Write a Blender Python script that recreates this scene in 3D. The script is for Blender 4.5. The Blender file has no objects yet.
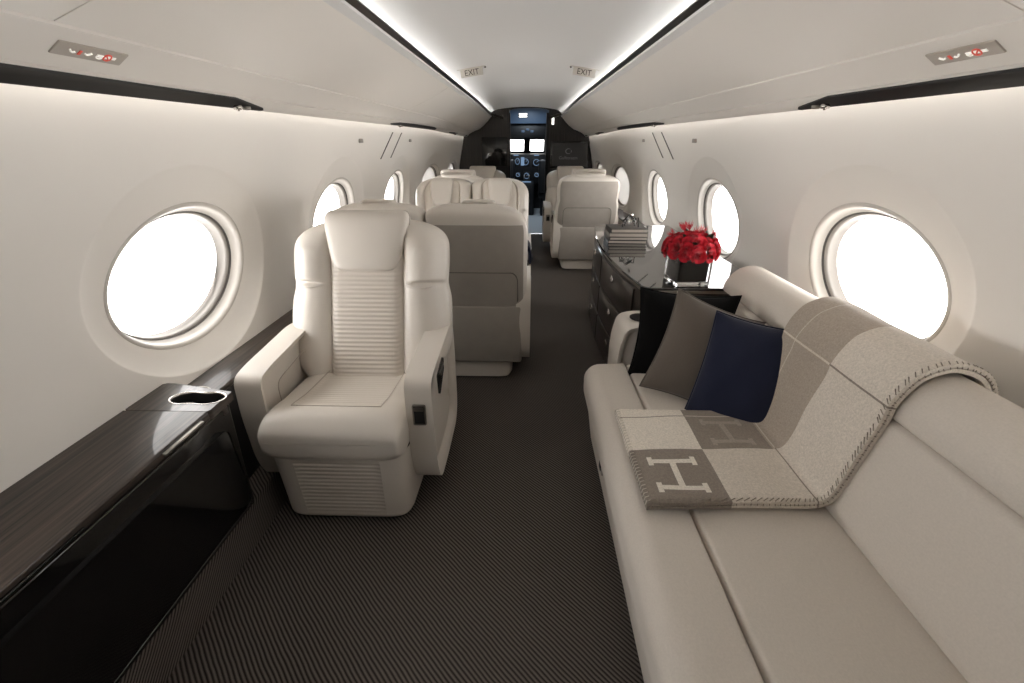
import bpy, bmesh, math, random
from math import sin, cos, pi, sqrt, exp, atan, atan2, radians
from mathutils import Vector, Matrix
random.seed(7)
S = bpy.context.scene
C = S.collection

# ------------------------------------------------------------------ helpers
def lin(r, g, b):
    f = lambda c: (c/255/12.92) if c/255 <= .04045 else ((c/255+.055)/1.055)**2.4
    return (f(r), f(g), f(b), 1)

def mesh(name, verts, faces, smooth=True):
    me = bpy.data.meshes.new(name)
    me.from_pydata([tuple(v) for v in verts], [], faces)
    me.validate(); me.update()
    if smooth:
        me.polygons.foreach_set('use_smooth', [True]*len(me.polygons))
    return me

def obj(name, me, mat, parent=None, autosmooth=None):
    o = bpy.data.objects.new(name, me)
    C.objects.link(o)
    if mat is not None:
        if isinstance(mat, (list, tuple)):
            for m in mat: me.materials.append(m)
        else:
            if not me.materials: me.materials.append(mat)
    if parent is not None: o.parent = parent
    if autosmooth is not None:
        me.polygons.foreach_set('use_smooth', [True]*len(me.polygons))
        me.set_sharp_from_angle(angle=radians(autosmooth))
    return o

def thing(name, label, cat, loc=(0, 0, 0), rz=0., group=None):
    o = bpy.data.objects.new(name, None); C.objects.link(o)
    o.location = loc; o.rotation_euler = (0, 0, rz); o.empty_display_size = .1
    o['label'] = label; o['category'] = cat
    if group: o['group'] = group
    return o

def tag(o, label, cat, group=None):
    o['label'] = label; o['category'] = cat
    if group: o['group'] = group
    return o

def struct(o):
    o['kind'] = 'structure'; return o

class MB:
    """collects verts and faces of one mesh"""
    def __init__(s): s.v = []; s.f = []
    def add(s, v, f):
        n = len(s.v); s.v += [tuple(p) for p in v]; s.f += [tuple(i+n for i in q) for q in f]; return s
    def box(s, x0, x1, y0, y1, z0, z1, bev=0., seg=2, M=None):
        bm = bmesh.new(); bmesh.ops.create_cube(bm, size=1)
        for v in bm.verts:
            v.co = Vector(((x0+x1)/2+v.co.x*(x1-x0), (y0+y1)/2+v.co.y*(y1-y0), (z0+z1)/2+v.co.z*(z1-z0)))
        if bev > 0:
            bmesh.ops.bevel(bm, geom=bm.edges[:], offset=bev, segments=seg, profile=.5, affect='EDGES')
        if M is not None: bmesh.ops.transform(bm, matrix=M, verts=bm.verts[:])
        bm.verts.index_update()
        s.add([v.co for v in bm.verts], [[v.index for v in f.verts] for f in bm.faces]); bm.free(); return s
    def rings(s, rings, closed=True, cap0=False, cap1=False, flip=False):
        n = len(rings[0]); v = [p for r in rings for p in r]; f = []
        for i in range(len(rings)-1):
            for j in range(n if closed else n-1):
                a, b = i*n+j, i*n+(j+1) % n
                q = (a, b, b+n, a+n); f.append(q[::-1] if flip else q)
        if cap0: f.append(tuple(range(n)) if flip else tuple(range(n-1, -1, -1)))
        if cap1:
            q = tuple(range((len(rings)-1)*n, len(rings)*n)); f.append(q[::-1] if flip else q)
        return s.add(v, f)
    def tube(s, pts, r, n=8, closed=False):
        pts = [Vector(p) for p in pts]; rr = []; up = None
        N = len(pts)
        for i, p in enumerate(pts):
            if closed: t = pts[(i+1) % N]-pts[i-1]
            else: t = pts[min(i+1, N-1)]-pts[max(i-1, 0)]
            t.normalize()
            if up is None:
                up = Vector((0, 0, 1)) if abs(t.z) < .9 else Vector((1, 0, 0))
            a = t.cross(up); a.normalize(); up = a.cross(t); up.normalize()
            rad = r[i] if isinstance(r, (list, tuple)) else r
            rr.append([p+a*rad*cos(2*pi*k/n)+up*rad*sin(2*pi*k/n) for k in range(n)])
        if closed: rr.append(rr[0]); return s.rings(rr)
        return s.rings(rr, cap0=True, cap1=True)
    def lathe(s, prof, c=(0, 0, 0), n=24, M=None):
        rr = [[(c[0]+r*cos(2*pi*k/n), c[1]+r*sin(2*pi*k/n), c[2]+z) for k in range(n)] for r, z in prof]
        if M is not None: rr = [[M @ Vector(p) for p in q] for q in rr]
        return s.rings(rr, cap0=True, cap1=True)
    def build(s, name, mat, parent=None, smooth=True, auto=None):
        me = mesh(name, s.v, s.f, smooth)
        bm = bmesh.new(); bm.from_mesh(me)
        bmesh.ops.recalc_face_normals(bm, faces=bm.faces[:]); bm.to_mesh(me); bm.free()
        if smooth: me.polygons.foreach_set('use_smooth', [True]*len(me.polygons))
        return obj(name, me, mat, parent, auto)

def chaikin(poly, it=2, closed=True):
    for _ in range(it):
        out = []; n = len(poly)
        for i in range(n if closed else n-1):
            a, b = poly[i], poly[(i+1) % n]
            out += [tuple(a[k]*.75+b[k]*.25 for k in range(len(a))), tuple(a[k]*.25+b[k]*.75 for k in range(len(a)))]
        if not closed: out = [poly[0]]+out+[poly[-1]]
        poly = out
    return poly

def round_poly(poly, r, seg=5):
    """rounds the corners of a closed 2-d polygon; r number or list"""
    out = []; n = len(poly)
    for i in range(n):
        p0, p, p1 = (Vector(poly[i-1]), Vector(poly[i]), Vector(poly[(i+1) % n]))
        rad = r[i] if isinstance(r, (list, tuple)) else r
        a, b = p0-p, p1-p
        d = min(rad, a.length*.48, b.length*.48)
        if d < 1e-5: out.append(tuple(p)); continue
        A, B = p+a.normalized()*d, p+b.normalized()*d
        for k in range(seg+1):
            t = k/seg
            out.append(tuple(A*(1-t)**2+p*2*t*(1-t)+B*t*t))
    return out

def inset(poly, d):
    """offset a closed polygon inwards by d (any orientation)"""
    n = len(poly); area = sum(poly[i-1][0]*poly[i][1]-poly[i][0]*poly[i-1][1] for i in range(n))
    sg = 1 if area > 0 else -1; out = []
    for i in range(n):
        t = Vector(poly[(i+1) % n])-Vector(poly[i-1])
        if t.length < 1e-9: out.append(poly[i]); continue
        t.normalize(); out.append((poly[i][0]-t.y*sg*d, poly[i][1]+t.x*sg*d))
    return out

def slab(mb, poly, a0, a1, r, place, seg=5):
    """soft slab: polygon extruded from a0 to a1 with both rims rounded by r; place(u,v,a)->xyz"""
    rr = []
    for k in range(seg+1):
        t = pi/2*k/seg; rr.append([place(u, v, a0+r*(1-sin(t))) for u, v in inset(poly, r*(1-cos(t)) if False else r*(cos(t)))])
    for k in range(seg, -1, -1):
        t = pi/2*k/seg; rr.append([place(u, v, a1-r*(1-sin(t))) for u, v in inset(poly, r*cos(t))])
    return mb.rings(rr, cap0=True, cap1=True)

def interp(tab, x):
    if x <= tab[0][0]: return tab[0][1]
    for (a, b), (c, d) in zip(tab, tab[1:]):
        if x <= c: return b+(d-b)*(x-a)/(c-a)
    return tab[-1][1]
def sinterp(tab, x):
    """smooth (catmull-rom) table look-up"""
    n = len(tab)
    if x <= tab[0][0]: return tab[0][1]
    if x >= tab[-1][0]: return tab[-1][1]
    for i in range(n-1):
        if x <= tab[i+1][0]:
            x0, y0 = tab[i]; x1, y1 = tab[i+1]; h = x1-x0; t = (x-x0)/h
            m0 = (y1-tab[i-1][1])/(x1-tab[i-1][0])*h if i > 0 else (y1-y0)
            m1 = (tab[i+2][1]-y0)/(tab[i+2][0]-x0)*h if i < n-2 else (y1-y0)
            return (2*t**3-3*t*t+1)*y0+(t**3-2*t*t+t)*m0+(-2*t**3+3*t*t)*y1+(t**3-t*t)*m1

# ------------------------------------------------------------------ materials
def new_mat(name):
    m = bpy.data.materials.new(name); m.use_nodes = True
    nt = m.node_tree; b = nt.nodes['Principled BSDF']; return m, nt, b
def N(nt, t, **kw):
    n = nt.nodes.new(t)
    for k, v in kw.items():
        if k in n.inputs.keys(): n.inputs[k].default_value = v
        else: setattr(n, k, v)
    return n
def math_node(nt, op, a, b=None, c=None):
    n = nt.nodes.new('ShaderNodeMath'); n.operation = op
    for i, q in enumerate((a, b, c)):
        if q is None: continue
        if isinstance(q, (int, float)): n.inputs[i].default_value = q
        else: nt.links.new(q, n.inputs[i])
    return n.outputs[0]
def mixc(nt, fac, a, b):
    n = nt.nodes.new('ShaderNodeMix'); n.data_type = 'RGBA'
    for i, q in ((0, fac), (6, a), (7, b)):
        if isinstance(q, (int, float, tuple)): n.inputs[i].default_value = q
        else: nt.links.new(q, n.inputs[i])
    return n.outputs[2]

def plain(name, col, rough=.5, metal=0., coat=0., var=0., vscale=40., bump=0., bscale=300., sheen=0., emit=None, spec=.5):
    m, nt, b = new_mat(name)
    b.inputs['Base Color'].default_value = col
    b.inputs['Roughness'].default_value = rough; b.inputs['Metallic'].default_value = metal
    b.inputs['Coat Weight'].default_value = coat; b.inputs['Coat Roughness'].default_value = .05
    b.inputs['Sheen Weight'].default_value = sheen; b.inputs['Specular IOR Level'].default_value = spec
    tc = nt.nodes.new('ShaderNodeTexCoord')
    if var > 0:
        n = N(nt, 'ShaderNodeTexNoise', Scale=vscale, Detail=4.); nt.links.new(tc.outputs['Object'], n.inputs['Vector'])
        d = tuple(c*(1-var) for c in col[:3])+(1,); e = tuple(min(1, c*(1+var)) for c in col[:3])+(1,)
        nt.links.new(mixc(nt, n.outputs['Fac'], d, e), b.inputs['Base Color'])
    if bump > 0:
        n = N(nt, 'ShaderNodeTexNoise', Scale=bscale, Detail=3.); nt.links.new(tc.outputs['Object'], n.inputs['Vector'])
        bp = N(nt, 'ShaderNodeBump', Strength=bump, Distance=.002); nt.links.new(n.outputs['Fac'], bp.inputs['Height'])
        nt.links.new(bp.outputs['Normal'], b.inputs['Normal'])
    if emit:
        b.inputs['Emission Color'].default_value = emit[0]; b.inputs['Emission Strength'].default_value = emit[1]
    return m

M = {}
M['leather'] = plain('cream_leather', lin(208, 201, 192), .42, var=.03, vscale=6, bump=.12, bscale=420, spec=.4)
M['leather2'] = plain('cream_leather_panel', lin(206, 198, 188), .46, var=.03, vscale=8, bump=.10, bscale=420, spec=.4)
M['suede'] = plain('grey_suede', lin(158, 151, 143), .85, var=.10, vscale=14, bump=.1, bscale=200, sheen=.15, spec=.2)
M['seam'] = plain('seam_thread', lin(100, 94, 88), .8)
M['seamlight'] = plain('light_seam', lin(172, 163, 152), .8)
M['shade'] = plain('window_shade', lin(228, 222, 214), .8)
M['wall'] = plain('cream_wall_lining', lin(233, 229, 223), .55, var=.012, vscale=3, bump=.06, bscale=700, spec=.3)
M['bin'] = plain('cream_bin_panel', lin(230, 225, 218), .42, spec=.35)
M['ceil'] = plain('ceiling_panel', lin(222, 221, 219), .6, spec=.3)
M['ring'] = plain('window_bezel', lin(206, 201, 194), .4)
M['ringgrey'] = plain('window_inner_ring', lin(150, 145, 139), .5)
M['gasket'] = plain('dark_gasket', lin(70, 66, 62), .6)
M['black'] = plain('black_gloss', lin(14, 13, 13), .12, coat=.5)
M['topgloss'] = plain('mirror_gloss_top', lin(22, 20, 19), .03, coat=.6, spec=.9)
M['stripblack'] = plain('black_satin', lin(12, 11, 11), .45)
M['blackmatte'] = plain('black_matte', lin(16, 15, 15), .6)
M['chrome'] = plain('chrome', lin(205, 200, 195), .18, metal=1)
M['darkmetal'] = plain('dark_metal', lin(72, 68, 64), .3, metal=1)
M['brushed'] = plain('brushed_metal', lin(150, 145, 138), .35, metal=1)
M['white_lit'] = plain('lit_white', (1, 1, 1, 1), .5, emit=((1, .97, .92, 1), 1.6))
M['sign_lit'] = plain('sign_white', lin(235, 230, 222), .5, emit=((1, .97, .92, 1), .22))
M['red_lit'] = plain('lit_red', lin(214, 96, 80), .5, emit=(lin(255, 80, 60), .10))
M['plate'] = plain('sign_plate', lin(176, 168, 158), .4)
M['exitplate'] = plain('exit_plate', lin(205, 200, 191), .4)
M['ink'] = plain('exit_ink', lin(70, 62, 55), .6)
M['logo'] = plain('logo_grey', lin(110, 110, 110), .5, emit=(lin(110, 110, 110), .08))
M['screen'] = plain('screen_dark', lin(40, 38, 37), .45, emit=(lin(50, 48, 46), .12))
M['cockdark'] = plain('cockpit_black', lin(18, 18, 20), .5)
M['cockblue'] = plain('cockpit_blue_grey', lin(78, 96, 118), .5)
M['cockfloor'] = plain('galley_floor', lin(176, 182, 186), .5)
M['gauge'] = plain('gauge_glow', lin(60, 80, 100), .3, emit=(lin(120, 145, 175), .5))
M['navy'] = plain('navy_wool', lin(27, 31, 50), .9, var=.12, vscale=260, bump=.35, bscale=420, sheen=.2, spec=.15)
M['greywool'] = plain('grey_brown_wool', lin(98, 90, 83), .9, var=.10, vscale=240, bump=.35, bscale=420, sheen=.2, spec=.15)
M['blackvelvet'] = plain('black_velvet', lin(13, 12, 12), .9, sheen=.05, spec=.1)
M['bookcover'] = plain('book_cover', lin(58, 54, 52), .4)
M['bookcover2'] = plain('book_cover_grey', lin(128, 122, 116), .5)
M['paper'] = plain('book_pages', lin(205, 198, 188), .8)
M['leaf'] = plain('dark_leaf', lin(30, 42, 24), .5)
M['liner'] = plain('dark_vase_liner', lin(14, 16, 13), .5)
M['rose'] = plain('red_rose', lin(196, 14, 40), .55, var=.25, vscale=60, sheen=.3, spec=.3)
M['sprig'] = plain('red_sprig', lin(214, 38, 58), .6)
M['sofadark'] = plain('sofa_frame_dark', lin(60, 56, 52), .9)  # plain dark colour of the sofa frame
M['stitchl'] = plain('stitch_light', lin(196, 188, 176), .9)
M['stitchd'] = plain('stitch_grey', lin(136, 127, 116), .9)

def fabric(name, col):
    m, nt, b = new_mat(name)
    tc = nt.nodes.new('ShaderNodeTexCoord')
    n = N(nt, 'ShaderNodeTexNoise', Scale=220., Detail=3.); nt.links.new(tc.outputs['Object'], n.inputs['Vector'])
    mp = N(nt, 'ShaderNodeMapping'); mp.inputs['Scale'].default_value = (900, 60, 900); nt.links.new(tc.outputs['Object'], mp.inputs['Vector'])
    n2 = N(nt, 'ShaderNodeTexNoise', Scale=1., Detail=2.); nt.links.new(mp.outputs[0], n2.inputs['Vector'])
    f = math_node(nt, 'MULTIPLY_ADD', n.outputs['Fac'], .6, math_node(nt, 'MULTIPLY', n2.outputs['Fac'], .4))
    d = tuple(c*.84 for c in col[:3])+(1,); e = tuple(min(1, c*1.14) for c in col[:3])+(1,)
    nt.links.new(mixc(nt, f, d, e), b.inputs['Base Color'])
    bp = N(nt, 'ShaderNodeBump', Strength=.15, Distance=.001); nt.links.new(f, bp.inputs['Height']); nt.links.new(bp.outputs[0], b.inputs['Normal'])
    b.inputs['Roughness'].default_value = .85; b.inputs['Specular IOR Level'].default_value = .2; b.inputs['Sheen Weight'].default_value = .1
    return m
M['sofa'] = fabric('sofa_fabric', lin(202, 194, 184))

def carpet():
    m, nt, b = new_mat('striped_carpet')
    tc = nt.nodes.new('ShaderNodeTexCoord'); sx = nt.nodes.new('ShaderNodeSeparateXYZ'); nt.links.new(tc.outputs['Object'], sx.inputs[0])
    nz = N(nt, 'ShaderNodeTexNoise', Scale=9., Detail=2.); nt.links.new(tc.outputs['Object'], nz.inputs['Vector'])
    nf = N(nt, 'ShaderNodeTexNoise', Scale=420., Detail=2.); nt.links.new(tc.outputs['Object'], nf.inputs['Vector'])
    s = math_node(nt, 'ADD', math_node(nt, 'ADD', sx.outputs[0], sx.outputs[1]), math_node(nt, 'MULTIPLY', sx.outputs[2], -1.4))
    s = math_node(nt, 'MULTIPLY_ADD', nz.outputs['Fac'], .010, s)
    w = math_node(nt, 'SINE', math_node(nt, 'MULTIPLY', s, 2*pi/.0165))
    w = math_node(nt, 'MULTIPLY_ADD', w, .5, .5)
    w2 = math_node(nt, 'MULTIPLY_ADD', math_node(nt, 'SUBTRACT', nf.outputs['Fac'], .5), .5, w)
    cl = nt.nodes.new('ShaderNodeClamp'); nt.links.new(w2, cl.inputs[0])
    nt.links.new(mixc(nt, cl.outputs[0], lin(42, 38, 36), lin(112, 105, 99)), b.inputs['Base Color'])
    bp = N(nt, 'ShaderNodeBump', Strength=.5, Distance=.003); nt.links.new(w2, bp.inputs['Height']); nt.links.new(bp.outputs[0], b.inputs['Normal'])
    b.inputs['Roughness'].default_value = .95; b.inputs['Specular IOR Level'].default_value = .1
    return m
M['carpet'] = carpet()

def wood(name, c1, c2, axis='Y', coat=.7, rough=.3, spec=.5):
    m, nt, b = new_mat(name)
    tc = nt.nodes.new('ShaderNodeTexCoord'); mp = nt.nodes.new('ShaderNodeMapping')
    mp.inputs['Scale'].default_value = {'Y': (90, 2.2, 90), 'Z': (80, 80, 2.0)}[axis]
    nt.links.new(tc.outputs['Object'], mp.inputs['Vector'])
    n = N(nt, 'ShaderNodeTexNoise', Scale=1., Detail=5., Roughness=.65, Distortion=.3); nt.links.new(mp.outputs[0], n.inputs['Vector'])
    cr = nt.nodes.new('ShaderNodeValToRGB'); nt.links.new(n.outputs['Fac'], cr.inputs[0])
    cr.color_ramp.elements[0].position = .35; cr.color_ramp.elements[0].color = c1
    cr.color_ramp.elements[1].position = .68; cr.color_ramp.elements[1].color = c2
    nt.links.new(cr.outputs[0], b.inputs['Base Color'])
    b.inputs['Roughness'].default_value = rough; b.inputs['Coat Weight'].default_value = coat; b.inputs['Coat Roughness'].default_value = .04
    b.inputs['Specular IOR Level'].default_value = spec
    return m
M['wood'] = wood('dark_striped_wood', lin(27, 22, 19), lin(78, 67, 59), coat=.35, rough=.38, spec=.35)
M['woodv'] = wood('dark_bulkhead_wood', lin(17, 14, 12), lin(50, 42, 37), 'Z', .2, .5)
M['woodc'] = wood('dark_credenza_wood', lin(18, 14, 12), lin(52, 42, 36), 'Z', .5, .3)

def thin_glass(name, tint=(1, 1, 1, 1)):
    m = bpy.data.materials.new(name); m.use_nodes = True; nt = m.node_tree
    for n in list(nt.nodes): nt.nodes.remove(n)
    out = nt.nodes.new('ShaderNodeOutputMaterial'); mx = nt.nodes.new('ShaderNodeMixShader')
    tr = nt.nodes.new('ShaderNodeBsdfTransparent'); tr.inputs[0].default_value = tint
    gl = nt.nodes.new('ShaderNodeBsdfGlossy'); gl.inputs['Roughness'].default_value = .02
    fr = nt.nodes.new('ShaderNodeFresnel'); fr.inputs[0].default_value = 1.35
    nt.links.new(math_node(nt, 'MULTIPLY', fr.outputs[0], .6), mx.inputs[0])
    nt.links.new(tr.outputs[0], mx.inputs[1]); nt.links.new(gl.outputs[0], mx.inputs[2]); nt.links.new(mx.outputs[0], out.inputs[0])
    return m
M['pane'] = thin_glass('window_pane_glass')
def shade_mat():
    m = bpy.data.materials.new('translucent_shade'); m.use_nodes = True; nt = m.node_tree
    for n in list(nt.nodes): nt.nodes.remove(n)
    out = nt.nodes.new('ShaderNodeOutputMaterial'); mx = nt.nodes.new('ShaderNodeMixShader'); mx.inputs[0].default_value = .22
    d = nt.nodes.new('ShaderNodeBsdfDiffuse'); d.inputs[0].default_value = lin(232, 229, 225)
    t = nt.nodes.new('ShaderNodeBsdfTranslucent'); t.inputs[0].default_value = lin(240, 240, 240)
    nt.links.new(d.outputs[0], mx.inputs[1]); nt.links.new(t.outputs[0], mx.inputs[2]); nt.links.new(mx.outputs[0], out.inputs[0]); return m
M['shade'] = shade_mat()
def real_glass():
    m, nt, b = new_mat('clear_glass'); b.inputs['Transmission Weight'].default_value = 1; b.inputs['Roughness'].default_value = .0
    b.inputs['IOR'].default_value = 1.45; return m
M['glass'] = real_glass()

# ------------------------------------------------------------------ camera
f = 440.
pitch = atan((341.5-140.)/f); yaw = atan(14/f*cos(pitch))
cam = bpy.data.cameras.new('camera'); co = bpy.data.objects.new('camera', cam); C.objects.link(co)
cam.sensor_fit = 'HORIZONTAL'; cam.sensor_width = 36; cam.lens = 36*f/1024; cam.clip_start = .02
co.location = (0, 0, 1.38); co.rotation_euler = (pi/2-pitch, 0, yaw); S.camera = co

# ------------------------------------------------------------------ cabin shell
Y0, Y1 = -.9, 7.2
WP = [(0, 1.12), (.15, 1.18), (.3, 1.22), (.45, 1.245), (.57, 1.258), (.7, 1.264), (.8, 1.262), (.92, 1.248), (1.05, 1.222), (1.2, 1.183), (1.35, 1.147), (1.5, 1.112), (1.56, 1.094)]
wx = lambda z: sinterp(WP, z)
ZT = 1.56
bays = [-.9, .905, 2.33, 3.785, 5.20, 6.36, 7.2]
cents = [.195, 1.615, 3.05, 4.52, 5.88, 6.80]
WA, WB, WZ = .352, .254, .912
DISH = .034
def warp(x, y, z):
    """the cabin narrows towards the nose"""
    t = min(1, max(0, (y-4.9)/2.3)); t = t*t*(3-2*t)
    a = a0 = abs(x); sg = 1 if x >= 0 else -1
    if a > .45:
        q = min(1, (a-.45)/.1); a2 = a-.03*t*q
        if a > .53: a2 -= (a-.53)*.27*t
        k = min(1, max(0, (z-1.15)/.3)); k = k*k*(3-2*k)
        z -= .06*t*k*min(1, (a-.45)/.4)
        a = a2
    if .5 < a0 < 1.0 and z > 1.3: z -= .045*t*sin(pi*(a0-.5)/.5)
    k2 = min(1, max(0, (z-1.5)/.2)); z -= .028*t*k2
    return sg*a, y, z
def warp_obj(o, off=(0, 0, 0)):
    for v in o.data.vertices:
        x, y, z = warp(v.co.x+off[0], v.co.y+off[1], v.co.z+off[2]); v.co = (x-off[0], y-off[1], z-off[2])
    return o
def ray_rect(yc, b0, b1, th):
    """point on the border of the bay rectangle in direction th from the window centre"""
    c, s = cos(th), sin(th); t = 1e9
    if c > 1e-9: t = min(t, (b1-yc)/c)
    if c < -1e-9: t = min(t, (b0-yc)/c)
    if s > 1e-9: t = min(t, (ZT-WZ)/s)
    if s < -1e-9: t = min(t, (0-WZ)/s)
    return yc+t*c, WZ+t*s
WZS = [.912, .912, .892, .858, .85, .85]
def wall(side, name):
    mb = MB()
    NS = 44
    zs_side = [i/NS*ZT for i in range(NS+1)]
    for k, yc in enumerate(cents):
        yc += .03 if side > 0 else -.02
        wz = WZS[k]
        b0, b1 = bays[k], bays[k+1]
        # border points, counter-clockwise, the same z on every vertical edge
        bd = [(b1, z) for z in zs_side[:-1]]+[(b1-(b1-b0)*i/NS, ZT) for i in range(NS)]
        bd += [(b0, z) for z in zs_side[:0:-1]]+[(b0+(b1-b0)*i/NS, 0) for i in range(NS)]
        big = min(.47, yc-b0-.02, b1-yc-.02)
        rings = []
        def P(y, z, d=0): return (side*(wx(z)+d), y, z)
        ang = [atan2((z-wz)/WB, (y-yc)/WA) for y, z in bd]
        prof = [(0, DISH+.012), (.05, DISH+.004), (.12, DISH), (.35, DISH*.82), (.6, DISH*.58), (.85, DISH*.28), (.96, DISH*.10), (1., DISH*.02), (1.03, 0)]
        for q, d in prof:
            aa = WA+(big-WA)*q; bb = WB+(.375-WB)*q
            rings.append([P(yc+aa*cos(t), wz+.015*q+bb*sin(t), d*(1-.35*sin(t))) for t in ang])
        last = [(yc+(WA+(big-WA)*1.03)*cos(t), wz+.0155+(WB+(.375-WB)*1.03)*sin(t)) for t in ang]
        for q in (.25, .5, .75, 1.):
            rings.append([P(a[0]+(b[0]-a[0])*q, a[1]+(b[1]-a[1])*q) for a, b in zip(last, bd)])
        mb.rings(rings)
    o = mb.build(name, M['wall'])
    bm = bmesh.new(); bm.from_mesh(o.data); bmesh.ops.remove_doubles(bm, verts=bm.verts[:], dist=.0005); bm.to_mesh(o.data); bm.free()
    warp_obj(o)
    return struct(o)
wall(-1, 'wall_left'); wall(1, 'wall_right')

wn = 0
for side in (-1, 1):
    for kw, yc in enumerate(cents):
        yc += .03 if side > 0 else -.02
        wz = WZS[kw]
        wn += 1
        root = bpy.data.objects.new('window_%d' % wn, None); C.objects.link(root); struct(root); root.empty_display_size = .1
        root.location = (side*1.24, yc, wz)
        NT = 72
        def ring(ra, d):
            return [(side*(wx(wz+(WB-(WA-ra))*sin(t))+d-.35*DISH*sin(t))-side*1.24, ra*cos(t), (WB-(WA-ra))*sin(t)) for t in [2*pi*i/NT for i in range(NT)]]
        D0 = DISH
        MB().rings([ring(WA+.012, D0+.004), ring(WA+.010, D0-.001), ring(WA+.002, D0-.002), ring(WA-.005, D0+.003), ring(WA-.008, D0+.014), ring(WA-.014, D0+.030), ring(WA-.022, D0+.036)]).build('bezel', M['ring'], root)
        MB().rings([ring(WA-.022, D0+.036), ring(WA-.022, D0+.046), ring(WA-.028, D0+.047)]).build('gasket', M['gasket'], root)
        MB().rings([ring(WA-.026, D0+.044), ring(WA-.030, D0+.043), ring(WA-.033, D0+.06), ring(WA-.036, D0+.088), ring(WA-.040, D0+.094)]).build('inner_ring', M['ringgrey'], root)
        rr = [ring(WA-.036, D0+.090), ring(WA-.036, D0+.094)]
        MB().rings(rr, cap0=True, cap1=True).build('pane', M['pane'], root, smooth=False)
        if kw >= 4:   # shades drawn in the two windows nearest the nose
            MB().rings([ring(WA-.030, D0+.060), ring(WA-.030, D0+.064)], cap0=True, cap1=True).build('shade', M['shade'], root, smooth=False)
        for ch in root.children: warp_obj(ch, root.location)

# floor
struct(MB().box(-1.2, 1.2, Y0, Y1, -.06, 0).build('floor', M['carpet'], smooth=False))

def extr(prof, y0, y1, closed=False, cap=True):
    mb = MB(); ys = [y0]+[q for q in [4.9+.2*i for i in range(12)] if y0 < q < y1-.01]+[y1]
    mb.rings([[warp(x, y, z) for x, z in prof] for y in ys], closed=closed, cap0=cap and closed, cap1=cap and closed); return mb

# ceiling with its two light coves
cz = lambda x: 1.845-.19*x*x
cp = [(.72*(-1+2*i/24), cz(.72*(-1+2*i/24))) for i in range(25)]
struct(extr(cp, Y0, Y1).build('ceiling', M['ceil']))
roof = [(1.30, 1.2), (1.25, 1.45), (1.18, 1.62), (1.0, 1.80), (.7, 1.93), (0, 1.98), (-.7, 1.93), (-1.0, 1.80), (-1.18, 1.62), (-1.25, 1.45), (-1.30, 1.2)]
struct(extr(roof, Y0-.05, Y1+.05).build('trim_9', M['bin']))
tn = 0
for side in (-1, 1):
    s = side
    tn += 1   # overhead bin: upper door panels, with a gap between neighbours
    face = [(.90, 1.585), (.80, 1.622), (.70, 1.665), (.62, 1.707), (.57, 1.736), (.545, 1.752)]
    mb = MB()
    ends = [(Y0, .13), (.134, .985), (.989, 3.7), (3.704, 5.4), (5.404, Y1)]
    back = [(x+.005, z+.011) for x, z in face[::-1]]
    for a, b in ends:
        poly = [(s*x, z) for x, z in face+back]
        ys = [a]+[q for q in [4.9+.2*i for i in range(12)] if a+.01 < q < b-.01]+[b]
        mb.rings([[warp(x, y, z) for x, z in poly] for y in ys], cap0=True, cap1=True)
    struct(mb.build('trim_%d' % tn, M['bin'], auto=35))
    tn += 1   # lower valance and the dark backing that shows in the panel gaps
    val = [(.903, 1.580), (.935, 1.5645), (.97, 1.542), (.998, 1.521), (.999, 1.56), (.905, 1.600)]
    mb = extr([(s*x, z) for x, z in val], Y0, Y1, True)
    q = extr([(s*x, z) for x, z in [(1.003, 1.516), (1.025, 1.501), (1.048, 1.484), (1.053, 1.484), (1.055, 1.494), (1.01, 1.54)]], Y0, Y1, True); mb.add(q.v, q.f)
    q = extr([(s*x, z) for x, z in [(.99, 1.545), (1.015, 1.530), (1.02, 1.56), (.99, 1.56)]], Y0, Y1, True); mb.add(q.v, q.f)
    struct(mb.build('trim_%d' % tn, M['bin'], auto=40))
    tn += 1   # dark edge strip along the top of the bins, before the cove
    lip = [(.552, 1.744), (.546, 1.747), (.521, 1.757), (.514, 1.764), (.518, 1.771), (.535, 1.770), (.56, 1.757)]
    struct(extr([(s*x, z) for x, z in lip], Y0, Y1, True).build('trim_%d' % tn, M['darkmetal'], auto=40))
    tn += 1   # trough of the cove and its back
    cove = [(.53, 1.748), (.555, 1.742), (.70, 1.730), (.715, 1.76), (.73, 1.76), (.74, 1.72), (.53, 1.738)]
    struct(extr([(s*x, z) for x, z in cove], Y0, Y1, True).build('trim_%d' % tn, M['ceil'], auto=40))

def emis(name, col, strength):
    m, nt, b = new_mat(name); b.inputs['Base Color'].default_value = (0, 0, 0, 1)
    b.inputs['Emission Color'].default_value = col; b.inputs['Emission Strength'].default_value = strength; return m
M['cove_led'] = emis('cove_led', (1, .99, .975, 1), 25.)
M['wash_led'] = emis('wash_led', (1, .965, .93, 1), 4.2)
for s, nm in ((-1, 'left'), (1, 'right')):
    o = extr([(s*.60, 1.7435), (s*.616, 1.7425), (s*.616, 1.748), (s*.60, 1.749)], Y0+.05, Y1-.02, True).build('cove_light_strip', M['cove_led'], smooth=False)
    tag(o, 'white LED strip glowing in the ceiling cove above the %s bins' % nm, 'light', 'cove lights')
    o = extr([(s*1.062, 1.512), (s*1.070, 1.512), (s*1.070, 1.517), (s*1.062, 1.517)], Y0+.05, Y1-.02, True).build('wall_wash_strip', M['wash_led'], smooth=False)
    tag(o, 'warm LED strip tucked above the %s cabin wall under the bins' % nm, 'light', 'wall wash lights')

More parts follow.
